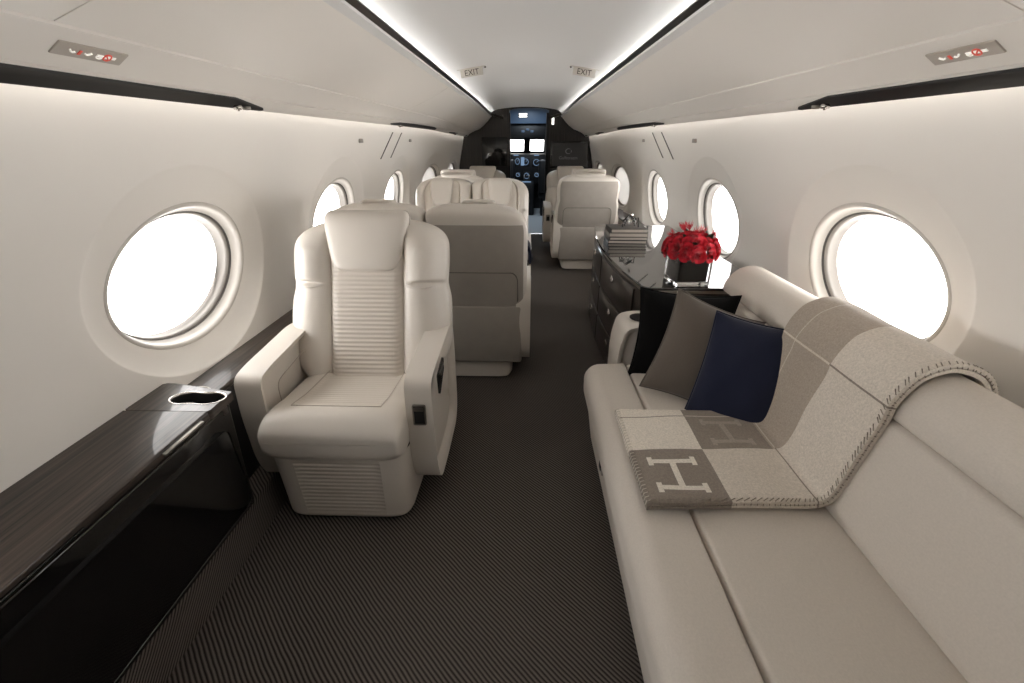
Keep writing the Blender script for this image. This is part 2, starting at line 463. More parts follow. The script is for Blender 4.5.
# black service strips with air nozzles under the bins
def service_strip(s, y0, y1, lab, nozzles, k=1., fl=1):
    root = thing('service_strip', lab, 'air vent panel', (s*1.0265, (y0+y1)/2, 1.500), 0, 'black service strips under the bins')
    cx, cy = s*1.0265, (y0+y1)/2
    L = (y1-y0)/2
    pl = [(-L, -.021), (L-.22, -.021), (L, .008), (L-.02, .014), (-L, .014)]
    nseg = 24
    pl = [(a*fl, b*k) for a, b in pl]
    pr = round_poly(pl, .008*k, 4)
    zz = lambda b: -.69*b-.004  # follows the slope of the lip
    mb = MB(); mb.rings([[(s*b, a, zz(b)+.010) for a, b in pr], [(s*b, a, zz(b)-.002) for a, b in pr], [(s*b*.9, a*.998, zz(b)-.004) for a, b in pr]], cap0=True, cap1=True)
    pn = mb.build('panel', M['stripblack'], root, auto=40)
    mb = MB().box(s*-.012*k-.0015, s*-.012*k+.0015, -L+.3, L-.3, .0025, .0065)
    mb.build('trim_rail', M['brushed'], root, smooth=False)
    for q in nozzles:
        y = q-cy
        Mx = Matrix.Translation((0, y, -.012)) @ Matrix.Rotation(pi, 4, 'X')
        n = MB().lathe([(.015, -.004), (.016, .004), (.013, .010), (.010, .010), (.009, .004), (.006, .004), (.005, .014), (.003, .015)], M=Mx, n=20).build('air_nozzle', M['chrome'], root)
        Mx = Matrix.Translation((0, y+.055, -.012)) @ Matrix.Rotation(pi, 4, 'X')
        MB().lathe([(.014, -.004), (.015, .003), (.012, .008), (.007, .006)], M=Mx, n=20).build('reading_lamp', M['brushed'], root)
    for ch in root.children: warp_obj(ch, root.location)
for s, nm in ((-1, 'left'), (1, 'right')):
    service_strip(s, .1, 1.93, 'long black strip with chrome air nozzle under the nearest %s bins' % nm, [1.74])
    service_strip(s, 3.70, 5.40, 'black strip with chrome nozzle under the %s bins, second from camera' % nm, [3.95], .62, -1)
    service_strip(s, 6.0, 7.1, 'short black strip under the %s bins next to the dark bulkhead' % nm, [6.25], .5, -1)

# ---- text helper
def text_mesh(txt, size):
    cu = bpy.data.curves.new('lettering', 'FONT'); cu.body = txt; cu.size = size; cu.align_x = 'CENTER'; cu.align_y = 'CENTER'; cu.extrude = size*.02
    o = bpy.data.objects.new('lettering', cu); C.objects.link(o)
    dg = bpy.context.evaluated_depsgraph_get(); me = bpy.data.meshes.new_from_object(o.evaluated_get(dg))
    bpy.data.objects.remove(o); return me

# seat belt / no smoking signs on the valance
for s, yc, nm in ((-1, 1.11, 'left'), (1, 1.165, 'right')):
    root = thing('seat_belt_sign', 'small plate with lit seat belt and no smoking symbols on the %s bins' % nm, 'sign', (s*.955, yc, 1.5525), 0)
    th = math.atan2(.64, 1)
    R = Matrix(((0, s*cos(th), -s*sin(th)*1, 0), (1, 0, 0, 0), (0, -sin(th), -cos(th), 0), (0, 0, 0, 1)))
    # local frame: X along the cabin, Y towards the wall, Z out of the panel
    root.matrix_world = Matrix.Translation((s*.953, yc, 1.5525)) @ R
    MB().box(-.085, .085, -.019, .019, -.004, .003, .002).build('plate', M['plate'], root, auto=30)
    m = -s  # mirrored so both read the same way from the aisle
    for hv in (0, 1):
        mb = MB()
        if hv == 0: mb.tube([(m*(-.055+.014*i/5), -m*0+(-.004+.007*sin(pi*i/5*.8)), .004) for i in range(6)], .0022, 6)
        else: mb.tube([(m*(-.018+.014*i/5), -.004+.007*sin(pi*(1-i/5)*.8), .004) for i in range(6)], .0022, 6)
        mb.build('belt_symbol', M['sign_lit'], root)
    MB().box(m*-.0295-.003, m*-.0295+.003, -.005, .007, .003, .0045).build('arrow_symbol', M['red_lit'], root, smooth=False)
    mb = MB().box(m*.035-.024, m*.035+.024, -.0035, .0035, .003, .0045)
    mb.tube([(m*.018+.007*cos(2*pi*i/12), .003+.005*sin(2*pi*i/12), .004) for i in range(12)], .0014, 5, True)
    mb.build('cigarette_symbol', M['sign_lit'], root, smooth=False)
    mb = MB(); mb.tube([(m*.037+.009*cos(2*pi*i/16), .009*sin(2*pi*i/16), .0045) for i in range(16)], .0018, 5, True)
    mb.tube([(m*.037-.006, -.006, .0045), (m*.037+.006, .006, .0045)], .0018, 5)
    mb.build('ban_symbol', M['red_lit'], root)

# EXIT signs under the ceiling
for s, nm in ((-1, 'left'), (1, 'right')):
    xc = s*.372 if s < 0 else .385
    root = thing('exit_sign', 'small grey EXIT plate hanging from the ceiling on the %s' % nm, 'sign', (xc, 3.42, cz(xc)-.001))
    root.rotation_euler = (0, s*.145, 0)
    MB().box(-.075, .075, -.004, .004, -.050, -.004, .002).build('plate', M['exitplate'], root, auto=30)
    MB().box(-.098, .098, -.005, .005, -.004, .001, .001).build('rail', M['exitplate'], root, auto=30)
    me = text_mesh('EXIT', .048); t = obj('lettering', me, M['ink'], root); t.location = (0, -.005, -.028); t.rotation_euler = (pi/2, 0, 0)
    MB().lathe([(.006, -.006), (.006, -.012), (.003, -.014)], (-s*.094, 0, 0), 12).build('lamp', M['ink'], root)

# slim slots and latches in the walls
for s, nm in ((-1, 'left'), (1, 'right')):
    for y, w in ((3.95, 'nearer'), (4.24, 'farther')):
        mb = MB(); a = []
        for i in range(13):
            z = 1.240+.2*i/12; a.append([(s*(wx(z)-.0035), y-.011+(.27*(i/12-.5)), z), (s*(wx(z)-.0035), y+.011+(.27*(i/12-.5)), z), (s*(wx(z)+.006), y+.011+(.27*(i/12-.5)), z), (s*(wx(z)+.006), y-.011+(.27*(i/12-.5)), z)])
        o = mb.rings(a, cap0=True, cap1=True).build('wall_slot', M['gasket'], smooth=False)
        tag(o, 'slim dark upright slot in the %s wall, %s of the pair' % (nm, w), 'wall slot', 'slots in the cabin walls')
    for y, w in ((3.30, 'nearest the camera'), (4.72, 'beyond the two slots')):
        o = MB().box(s*(wx(1.375)-.004)-.006, s*(wx(1.375)-.004)+.006, y-.035, y+.035, 1.362, 1.388, .004).build('wall_latch', M['ringgrey'], auto=30)
        o.data.transform(Matrix.Identity(4))
        tag(o, 'small grey latch on the %s wall %s' % (nm, w), 'latch', 'latches on the cabin walls')

# rear bulkhead behind the camera
struct(MB().box(-1.3, 1.3, Y0-.04, Y0, 0, 1.98).build('wall_back', M['woodv'], smooth=False))

# ------------------------------------------------------------------ forward bulkhead, vestibule, cockpit
XD0, XD1 = -.245, .33
def arch(x): return 1.80-.10*((x-.045)/.3)**4*.35
mb = MB()
mb.box(-1.26, XD0, Y1, Y1+.05, 0, 1.95).box(XD1, 1.26, Y1, Y1+.05, 0, 1.95)
ap = [(XD0+(XD1-XD0)*i/16, arch(XD0+(XD1-XD0)*i/16)) for i in range(17)]
mb.rings([[(x, Y1, z) for x, z in ap]+[(XD1, Y1, 1.95), (XD0, Y1, 1.95)], [(x, Y1+.05, z) for x, z in ap]+[(XD1, Y1+.05, 1.95), (XD0, Y1+.05, 1.95)]], cap0=True, cap1=True)
struct(mb.build('wall_front', M['woodv'], smooth=False))
struct(MB().box(XD0-.004, XD0+.012, Y1-.02, Y1+.07, 0, 1.74).build('trim_10', M['blackmatte'], smooth=False))
struct(MB().box(XD1-.035, XD1+.004, Y1-.02, Y1+.07, 0, 1.74).build('trim_11', M['blackmatte'], smooth=False))
# dark fairings where the bins end
for s, k in ((-1, 12), (1, 13)):
    mb = MB().rings([[(s*.53, Y1-.16, 1.745), (s*.50, Y1-.16, 1.735), (s*.50, Y1-.16, 1.70), (s*.54, Y1-.16, 1.71)], [(s*.36, Y1-.01, 1.70), (s*.33, Y1-.01, 1.69), (s*.33, Y1-.01, 1.655), (s*.37, Y1-.01, 1.665)]], cap0=True, cap1=True)
    struct(mb.build('trim_%d' % k, M['darkmetal'], smooth=False))
o = MB().box(-.66, -.28, Y1-.012, Y1, 1.02, 1.42, .004).build('bulkhead_cabinet', M['black'], auto=30)
tag(o, 'glossy black cabinet front on the dark bulkhead left of the doorway', 'panel')
o = MB().box(.375, .405, Y1-.014, Y1, 1.585, 1.70, .003).build('exit_placard', M['white_lit'], auto=30)
tag(o, 'small lit white upright placard above the monitor beside the doorway', 'sign')
# monitor
root = thing('monitor', 'black framed monitor with grey logo on the dark bulkhead', 'screen', (.655, Y1-.001, 1.18))
MB().box(-.290, .290, -.035, 0, -.185, .185, .006).build('frame', M['black'], root, auto=30)
scr = MB().box(-.262, .262, -.038, -.034, -.158, .158).build('screen', M['screen'], root, smooth=False)
me = text_mesh('Gulfstream', .062); t = obj('lettering', me, M['logo'], scr); t.location = (-.02, -.0385, -.045); t.rotation_euler = (pi/2, 0, 0)
mb = MB(); mb.tube([(-.02+.042*cos(a), -.039, .048+.034*sin(a)) for a in [radians(50+260*i/20) for i in range(21)]], [.002+.006*sin(pi*i/20) for i in range(21)], 6)
mb.tube([(-.02+.042*cos(a), -.039, .048+.034*sin(a)) for a in [radians(-38+70*i/8) for i in range(9)]], [.002+.004*sin(pi*i/8) for i in range(9)], 6)
mb.build('emblem', M['logo'], scr)
# vestibule shell
YC = 10.15
struct(MB().box(-.75, .85, Y1+.05, YC+.3, -.06, 0).build('floor_front', M['cockfloor'], smooth=False))
struct(MB().box(-.80, -.60, Y1+.05, YC+.05, 0, 1.95).build('wall_vestibule_left', M['blackmatte'], smooth=False))
struct(MB().box(.62, .85, Y1+.05, YC+.05, 0, 1.95).build('wall_vestibule_right', M['blackmatte'], smooth=False))
struct(MB().box(-.8, .85, Y1+.05, YC+.05, 1.93, 1.99).build('ceiling_front', M['cockblue'], smooth=False))
# cockpit front wall with two windscreens
wins = [(-.37, -.045, 1.17, 1.385), (.09, .375, 1.17, 1.385)]
mb = MB()
mb.box(-.8, .85, YC, YC+.05, 1.385, 1.95).box(-.8, .85, YC, YC+.05, 0, 1.17)
mb.box(-.8, -.37, YC, YC+.05, 1.17, 1.385).box(-.045, .09, YC, YC+.05, 1.17, 1.385).box(.375, .85, YC, YC+.05, 1.17, 1.385)
struct(mb.build('wall_cockpit', M['cockdark'], smooth=False))
for i, (a, b, c, d) in enumerate(wins):
    wn += 1
    struct(MB().box(a, b, YC+.02, YC+.026, c, d).build('window_%d' % wn, M['pane'], smooth=False))
# overhead arch panel with lamps
o = MB().box(-.36, .44, 9.2, 9.24, 1.66, 1.93, .01).build('overhead_panel', M['cockblue'], auto=30)
tag(o, 'blue grey overhead panel at the top of the cockpit doorway', 'panel')
root = thing('ceiling_lamp', 'small lamp with two lit white bars over the cockpit doorway', 'lamp', (-.06, 9.19, 1.80))
for z in (-.022, .018):
    MB().box(-.075, .075, -.012, 0, z-.011, z+.011, .003).build('light_bar', M['white_lit'], root, auto=30)
MB().box(-.082, .082, -.004, .012, -.045, .04, .003).build('housing', M['cockdark'], root, auto=30)
# instrument panel
root = thing('instrument_panel', 'black cockpit instrument panel with dim gauges below the bright windscreens', 'instrument panel', (0, YC-.26, 0))
MB().box(-.55, .60, -.10, .25, .55, 1.12, .02).build('body', M['cockdark'], root, auto=30)
for x, z, w, h in ((-.17, .98, .12, .17), (.0, .97, .16, .17), (.22, .96, .18, .17), (-.16, .72, .11, .10), (.23, .72, .12, .10), (.02, .70, .15, .16)):
    g = MB().box(x-w/2, x+w/2, -.112, -.098, z-h/2, z+h/2, .006).build('display', M['cockdark'], root, auto=30)
    mb = MB(); mb.tube([(x+w*.34*cos(2*pi*i/20), -.114, z+h*.34*sin(2*pi*i/20)) for i in range(20)], .005, 5, True)
    mb.tube([(x, -.114, z), (x+w*.2, -.114, z+h*.2)], .004, 5)
    mb.build('dial', M['gauge'], g)
MB().box(-.10, -.03, -.116, -.1, .90, 1.06).build('lit_display', M['gauge'], root, smooth=False)
for x in (-.20, .22):
    MB().box(x-.05, x+.05, -.112, -.098, 1.085, 1.105).build('switch_strip', M['gauge'], root, smooth=False)
root = thing('centre_pedestal', 'black throttle pedestal with levers between the pilot seats', 'pedestal', (.02, 9.45, 0))
MB().box(-.15, .15, -.35, .30, 0, .62, .03).build('body', M['cockdark'], root, auto=30)
for x in (-.05, .05):
    MB().tube([(x, 0, .60), (x, -.03, .74)], .012, 8).build('lever', M['brushed'], root)
MB().box(-.09, .09, -.25, -.12, .615, .63, .004).build('keypad', M['gauge'], root, auto=30)
o = MB().box(-.37, .45, 9.3, 9.36, 1.43, 1.64, .01).build('switch_panel', M['cockdark'], auto=30)
tag(o, 'black overhead switch panel above the cockpit windscreens', 'panel')
for x in (-.06, .03, .11):
    MB().box(x-.03, x+.03, -.012, 0, -.02, .02, .002).build('switch', M['cockblue'], o, auto=30).location = (0, 9.30, 1.53+(.03 if abs(x-.03) < .01 else 0))
for s, nm in ((-1, 'left'), (1, 'right')):
    root = thing('pilot_seat', 'dark pilot seat on the %s of the cockpit' % nm, 'pilot seat', (.02+s*.40, 9.0, 0), 0)
    MB().box(-.17, .17, -.06, .05, .45, 1.05, .04, 3).build('backrest', M['cockdark'], root, auto=40)
    MB().box(-.17, .17, -.02, .42, .34, .46, .04, 3).build('seat', M['cockdark'], root, auto=40)
    MB().box(-.12, .12, .05, .35, 0, .35, .02).build('base', M['cockdark'], root, auto=40)

# ------------------------------------------------------------------ seats
def split_ring(W, Df, Dr, n, xs, ncol, disp=None, z=0, nr=5):
    """closed ring in (x,y): front (-y) from -W to W split at +-xs, then rear. returns points"""
    up = min(xs/W, .62)
    us = []
    nb, npn = ncol
    for i in range(nb): t = i/nb; us.append(-1+(1-up)*(t**1.6))
    for i in range(npn): us.append(-up+2*up*i/npn)
    for i in range(nb+1): t = i/nb; us.append(up+(1-up)*(1-(1-t)**1.6))
    pts = []
    for u in us:
        y = -Df*max(0, 1-abs(u)**n)**(1/n)
        if disp: y += disp(u*W, u, up, z)*min(1, max(0, (1-abs(u))*9))
        pts.append((u*W, y))
    k = 24
    for i in range(1, k):
        t = 1-2*i/k
        u = math.copysign(1-(1-abs(t))**1.8, t)
        pts.append((u*W, Dr*max(0, 1-abs(u)**nr)**(1/nr)))
    return pts, nb, npn, k

def split_mesh(rings, groups):
    """rings list of closed rings; groups(i,j)->key. returns dict key->MB (unused verts dropped)"""
    n = len(rings[0]); out = {}
    for i in range(len(rings)-1):
        for j in range(n):
            k = groups(i, j); mb, mp = out.setdefault(k, (MB(), {}))
            q = []
            for a, b in ((i, j), (i, (j+1) % n), (i+1, (j+1) % n), (i+1, j)):
                if (a, b) not in mp:
                    mp[(a, b)] = len(mb.v); mb.v.append(rings[a][b])
                q.append(mp[(a, b)])
            mb.f.append(tuple(q))
    return {k: v[0] for k, v in out.items()}

def soft_block(W, D, H, m=4, nz=18, nu=40, n=4, disp=None):
    """rounded block: W(v), D(v) half sizes tables over v in -1..1, height half H"""
    rr = []
    for i in range(nz+1):
        t = -1+2*i/nz; v = math.copysign(1-(1-abs(t))**2, t)
        sc = max(1e-3, (1-abs(v)**m))**(1/m)
        w = W(v)*(1-(1-sc)*.35) if abs(v) < 1 else W(v)*.65
        w = W(v)-min(W(v), H)*.55*(1-sc)
        d = D(v)*max(sc, .02)
        ring = []
        for k in range(nu):
            a = 2*pi*k/nu; c, s_ = cos(a), sin(a)
            x = w*math.copysign(abs(c)**(2/n), c); y = d*math.copysign(abs(s_)**(2/n), s_)
            p = (x, y, v*H)
            ring.append(disp(p) if disp else p)
        rr.append(ring)
    return rr

def make_seat(name, label, loc, rz, cols=1, pitch=.54, ctrl=1, fine=True, hw=.335, group=None, recline=.24):
    root = thing(name, label, 'armchair' if cols == 1 else 'double seat', loc, rz, group)
    L, L2, SU = M['leather'], M['leather2'], M['suede']
    dz = .0036 if fine else .012
    offs = [(i-(cols-1)/2)*pitch for i in range(cols)]
    W0 = hw if cols == 1 else pitch/2-.004
    yc = lambda z: .085+(z-.42)*recline
    ztop = 1.06 if cols == 1 else 1.08
    for cx in offs:
        # ---- backrest
        def Wz(z):
            if cols == 1:
                w = sinterp([(.40, .262), (.44, .30), (.48, .332), (.54, .352), (.63, .356), (.72, .352), (.785, .338), (.83, .340), (.90, .342), (1.06, .335)], z)
                w *= hw/.335
            else: w = W0
            if z > .93: w *= max(.0, 1-((z-.93)/(ztop-.929))**2.6)**(1/2.6)
            return max(w, .012)
        zs = []; z = .40
        while z < .93: zs.append(z); z += dz
        zs += [.93+(ztop-.93)*sin(pi/2*i/ (26 if fine else 14)) for i in range(27 if fine else 15)]
        rings = []
        for z in zs:
            W = Wz(z); tz = 1. if z < ztop-.07 else max(.05, 1-((z-ztop+.07)/.0715)**2.4)**(1/2.4)
            bz = min(1, max(0, (z-.40)/.03))
            def disp(x, u, up, zz, W=W):
                au = abs(u)
                if au > up:
                    q = (au-up)/(1-up)
                    hi = (.052 if zz > .81 else .040)*(1 if cols == 1 else .55)
                    d = -hi*sin(pi*min(1, q*1.02))**.85
                    zc = .805+.022*sin(pi*q)
                    if q > .12: d += .024*exp(-((zz-zc)/.010)**2)*min(1, (q-.12)*6)
                    return d*min(1, max(0, (1.04-zz)/.08))
                e = (1-au/up)
                d = -.006 if e > .06 else .012*(1-e/.06)-.006*(e/.06)
                if fine and zz < .90: d -= .0045*abs(sin(pi*(zz-.40)/.0178))*min(1, e*12)
                return d
            pts, nb, npn, k = split_ring(W, .085*tz, .105*tz if z < 1. else .105*tz, 3.2, .158, (14, 14), disp, z, 6)
            if cols > 1:
                Wi = W0*max(.0, 1-max(0, (z-ztop+.06)/.061)**2.6)**(1/2.6) if z > ztop-.06 else W0
                sgn_in = -1 if cx > 0 else 1
                pts = [(x*(max(W, Wi)/W) if x*sgn_in > 0 else x, y) for x, y in pts]
            rings.append([(cx+x, yc(z)+y, z) for x, y in pts])
        nfront = 2*nb+npn
        def grp(i, j):
            if j < nb or nb+npn <= j < nfront: return 'bolster'
            if j < nb+npn: return 'back_panel'
            jj = j-nfront
            return 'rear_panel' if (3 <= jj < k-3 and zs[i] < .975) else 'bolster'
        g = split_mesh(rings, grp)
        g['bolster'].build('backrest', L, root)
        g['back_panel'].build('ribbed_back_panel', L2, root)
        rp = g['rear_panel'].build('rear_panel', SU, root)
        # seams of the rear panel
        wq = W0*.80
        yr = lambda z: yc(z)+.1065
        pts = [(cx-wq, yr(.53), .53)]+[(cx-wq+.04*(1-cos(a)), yr(.70), .66+.05*sin(a)) for a in [pi/2*i/6 for i in range(7)]]
        pts += [(-(p[0]-cx)+cx, p[1], p[2]) for p in pts[::-1]]
        MB().tube(pts, .0028, 6).build('seam', M['seam'], rp)
        # ---- headrest
        def hd(p):
            x, y, z = p; zz = (.985 if cols == 1 else .980)+z
            y2 = y-(.012*(1-(x/.19)**2) if y < 0 else 0)
            return (cx+x, yc(zz)-(.058 if cols == 1 else .072)+y2, zz)
        hk = 1 if cols == 1 else .55
        rr = soft_block(lambda v: (.166+.026*v)*hk, lambda v: .054, .118 if cols == 1 else .108, 4.2, 26 if fine else 14, 56 if fine else 32, 5, hd)
        hdo = MB().rings(rr, cap0=True, cap1=True).build('headrest', L, root)
        i_ = len(rr[0])//2
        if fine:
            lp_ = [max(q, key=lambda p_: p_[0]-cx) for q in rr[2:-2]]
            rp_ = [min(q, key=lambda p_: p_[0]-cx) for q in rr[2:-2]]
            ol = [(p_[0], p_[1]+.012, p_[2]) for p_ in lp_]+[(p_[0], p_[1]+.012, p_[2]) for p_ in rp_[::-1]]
            MB().tube(ol, .0026, 6, True).build('contour_shade', M['seamlight'], hdo)  # darker tube standing in for the contour shadow around the headrest
        # rear hood of the headrest over the top of the back
        def hr(p):
            x, y, z = p; zz = 1.036+z; return (cx+x, yc(zz)+.03+y, zz)
        rr = soft_block(lambda v: .125 if cols > 1 else .165, lambda v: .060, .032, 3, 14, 40, 4, hr)
        MB().rings(rr, cap0=True, cap1=True).build('headrest_hood', L, root)
        # ---- seat cushion (rings along y)
        hwc = .262 if cols == 1 else pitch*.425
        cq = cx if cols == 1 else math.copysign(pitch*.43, cx)
        ny = 170 if fine else 28
        rr = []; ys = []
        for i in range(ny+1):
            t = -1+2*i/ny; v = math.copysign(1-(1-abs(t))**1.8, t); ys.append(-.185+v*.245)
            sc = max(1e-8, 1-abs(v)**4)**(.25)
            y = ys[-1]
            top = sinterp([(-.43, .475), (-.37, .502), (-.30, .497), (-.2, .478), (0, .462), (.06, .455)], y)
            zc, ht, hb = .41, (top-.41), .085+.03*min(1, max(0, (-.25-y)/.1))
            if v > 0: sc = max(sc, .7)
            pr = []
            for kx in range(61):
                u = -1+2*kx/60; u = math.copysign(1-(1-abs(u))**1.5, u)
                zt = ht*max(0, 1-abs(u)**5)**.2
                x = u*hwc*(1-(1-sc)*.12)
                if abs(u) < .66 and -.32 < y < .08 and sc > .8:
                    e = min(1, (.66-abs(u))*14)*min(1, (y+.32)*25)
                    zt -= .014*e
                    if fine: zt += .0034*abs(sin(pi*y/.019))*e
                pr.append((cq+x, y, zc+zt*sc))
            for kx in range(1, 24):
                u = 1-2*kx/24; u = math.copysign(1-(1-abs(u))**1.8, u)
                pr.append((cq+u*hwc*(1-(1-sc)*.12), y, zc-hb*sc*max(0, 1-abs(u)**5)**.2))
            rr.append(pr)
        def grp2(i, j):
            if j < 60:
                u0 = -1+2*(j+.5)/60; u0 = math.copysign(1-(1-abs(u0))**1.5, u0)
                if abs(u0) < .66 and -.315 < ys[i] < .0: return 'panel'
            return 'main'
        g = split_mesh(rr, grp2)
        mbm = g['main']; 
        c = mbm.build('seat_cushion', L, root)
        g['panel'].build('seat_panel', L2, c)
        if fine:
            tp_ = lambda y: .41+(sinterp([(-.43, .475), (-.37, .502), (-.30, .497), (-.2, .478), (0, .462), (.06, .455)], y)-.41)*.974+.0005
            ln = [(cq-.166, .02-.335*t/14, tp_(.02-.335*t/14)) for t in range(15)]+[(cq-.166+.332*t/10, -.318, tp_(-.318)) for t in range(11)]
            ln += [(cq+.166, -.315+.335*t/14, tp_(-.315+.335*t/14)) for t in range(15)]
            MB().tube(ln, .0017, 6).build('seat_seam', M['seamlight'], c)
        # ---- base
        hb_ = .262 if cols == 1 else pitch*.425
        rr = []
        nzb = 84 if fine else 24
        for i in range(nzb+1):
            z = .015+.325*i/nzb
            sq = 1 if z > .045 else 1-.06*(1-(z-.015)/.03)**2
            def dsp(x, u, up, zz):
                if abs(u) >= up: return 0
                e = min(1, (1-abs(u)/up)*14)*min(1, max(0, (zz-.05)*60))*min(1, max(0, (.315-zz)*60))
                return (.006*e-.005*abs(sin(pi*zz/.0185))*e) if fine else 0
            w = (hb_-.012+.012*(z/.34))*sq
            pts, nb, npn, k = split_ring(w, .345*sq, .23, 9, .155+.04*(z/.34), (8, 14), dsp, z, 9)
            rr.append([(cq+x, -.045-.012*(z/.34)+y*1., z) for x, y in pts])
        def grp3(i, j): return 'panel' if nb <= j < nb+npn and 6 < i*84/nzb < 78 else 'main'
        g = split_mesh(rr, grp3)
        n = len(rr[0]); base = g['main']
        b0 = base.build('base', L, root)
        g['panel'].build('base_panel', L2, b0)
        # suede skirt closing the back down to the base
        MB().box(cx-W0*.90, cx+W0*.90, .08, .212, .125, .50, .018, 3).build('rear_skirt', SU, root, auto=60)
    # ---- arms
    half = offs[-1]
    for s in (-1, 1):
        poly = [(-.328, .46), (-.318, .603), (-.24, .617), (.10, .640), (.20, .625), (.215, .40), (.20, .19), (.14, .125), (-.10, .115), (-.275, .125), (-.318, .24)]
        pr = round_poly(poly, [.05, .07, .05, .05, .05, .1, .06, .06, .1, .06, .1], 6)
        i0, i1 = (half+.258, half+.356) if cols == 1 else (half+W0-.062, half+W0+.022)
        mb = MB()
        slab(mb, pr, i0, i1, .034, lambda u, v, a: (s*a, u, v), 5)
        a = mb.build('armrest', L, root, auto=50)
        pin = [(-.22, .30), (-.225, .54), (.03, .565), (.03, .30)]
        pin = round_poly(pin, .04, 4)
        MB().tube([(s*(i0-.0005), u, v) for u, v in pin], .0017, 5, True).build('stitch_line', M['seamlight'], a)
        if s == ctrl:
            # control recess at the front of the armrest and a dark handset on its outer side
            cxm = s*(i0+i1)/2
            mb = MB(); fr = round_poly([(-.024, -.042), (.024, -.042), (.024, .042), (-.024, .042)], .006, 3)
            fi = inset(fr, .005)
            P = lambda q, d: [(cxm+x, -.326+d+.16*z*0, .472+z) for x, z in q]
            mb.rings([P(fr, .012), P(fr, -.007), P(fi, -.008), P(fi, .010)])
            bz = mb.build('control_bezel', M['brushed'], a, auto=40)
            MB().box(cxm-.019, cxm+.019, -.3315, -.310, .434, .510, .002).build('control_panel', M['blackmatte'], bz, auto=30)
            MB().box(cxm-.017, cxm+.017, -.335, -.322, .490, .506, .002).build('control_handle', M['brushed'], bz, auto=30)
            hp = [(-.20, .565), (-.08, .585), (-.09, .535), (-.19, .475)]
            mb = MB(); slab(mb, round_poly(hp, .008, 3), i1-.004, i1+.004, .002, lambda u, v, q: (s*q, u, v), 2)
            h = mb.build('handset', M['black'], a, auto=40)
            MB().box(s*(i1+.004)-.002, s*(i1+.004)+.002, -.185, -.10, .560, .570).build('handset_trim', M['brushed'], h, smooth=False)
    return root

make_seat('cabin_armchair', 'large cream leather armchair facing the camera beside the black console', (-.682, 1.66, 0), 0, ctrl=1, recline=.38)
make_seat('double_seat', 'cream double seat turned away, grey suede back behind the large armchair', (-.525, 2.63, 0), pi, 2, .545, ctrl=-1, fine=False)
make_seat('double_seat', 'cream double seat facing the camera with two headrests, left of the aisle', (-.462, 3.78, 0), 0, 2, .495, ctrl=1, fine=False)
make_seat('cabin_armchair', 'cream armchair turned away, grey suede back just beyond the credenza', (.675, 5.22, 0), pi, 1, ctrl=1, fine=False, hw=.325)
make_seat('cabin_armchair', 'far cream armchair facing the camera below the monitor', (.605, 6.25, 0), 0, 1, ctrl=-1, fine=False, hw=.31).scale = (1, 1, .96)
make_seat('cabin_armchair', 'far cream armchair facing the camera left of the cockpit doorway', (-.585, 6.25, 0), 0, 1, ctrl=1, fine=False, hw=.31).scale = (1, 1, .96)
make_seat('cabin_armchair', 'cream armchair turned away, only its top showing behind the far double seat', (-.70, 5.05, 0), pi, 1, ctrl=-1, fine=False, hw=.31)

# ------------------------------------------------------------------ left console and ledge
root = thing('side_console', 'glossy black low console with dark wood top along the left wall', 'console', (-1.09, .3, 0))
def cw(mb, *a): return mb.box(a[0]+1.09, a[1]+1.09, a[2]-.3, a[3]-.3, a[4], a[5], a[6] if len(a) > 6 else 0, 2)
YE = 1.308
body = [(-1.015, .125), (-.994, .568), (-1.255, .568), (-1.17, .125)]
bp = round_poly(body, .008, 3)
mb = MB(); mb.rings([[(x+1.09, -1.15, z) for x, z in bp], [(x+1.09, YE-.3-.02-.058*(x+1.262)/.274, z) for x, z in bp], [(x*1.0+1.085, YE-.3-.058*(x+1.262)/.274, z) for x, z in inset(bp, .008)]], cap0=True, cap1=True)
mb.build('body', M['black'], root, auto=35)
# big glossy door panel in the front with a thin gap around it
def front(z, off=0): return -1.015+(.021)*(z-.125)/.443+off+1.09
pf = [(-1.1, .15), (.91, .15), (.925, .20), (.895, .50), (-1.1, .50)]
mb = MB(); slab(mb, round_poly(pf, [.005, .03, .03, .03, .005], 4), 0, .008, .003, lambda u, v, a: (front(v)+a, u, v), 3)
mb.build('door', M['black'], root, auto=40)
# top: wood slab, cup holder cut as a hole
top = MB()
x0, x1 = -1.262, -.988; zt = .604
xs0, xs1 = -1.155, -.985; yh0, yh1 = 1.09, 1.245     # cup holder block area
NT = 64
def cup_outline(sc=1.):
    out = []
    for i in range(NT):
        t = 2*pi*i/NT; rx, ry = .086, .041
        w = ry*(1-.22*exp(-(cos(t)/.30)**2))
        out.append((-1.075+rx*sc*math.copysign(abs(cos(t))**.85, cos(t)), 1.215+w*sc*sin(t)))
    return out
hole = cup_outline()
# outer border of the cup holder field matched by angle
def rect_pt(t, a, b, c, d, cx, cy):
    dx, dy = cos(t), sin(t); k = 1e9
    if dx > 1e-9: k = min(k, (b-cx)/dx)
    if dx < -1e-9: k = min(k, (a-cx)/dx)
    if dy > 1e-9: k = min(k, (d-cy)/dy)
    if dy < -1e-9: k = min(k, (c-cy)/dy)
    return (cx+k*dx, cy+k*dy)
rp = []
for (x, y) in hole:
    rp.append(rect_pt(atan2(y-1.215, x+1.075), x0, x1, 1.138, YE, -1.075, 1.215))
rp = [(x, min(y, YE+.008-.058*(x-x0)/(x1-x0))) for x, y in rp]
def W3(pts, z): return [(x+1.09, y-.3, z) for x, y in pts]
field = MB().rings([W3(cup_outline(.97), .542), W3(hole, .600), W3(cup_outline(1.03), zt), W3(rp, zt), W3([(a, b) for a, b in rp], .572)])
field.build('cup_holder_field', M['wood'], root, auto=40)
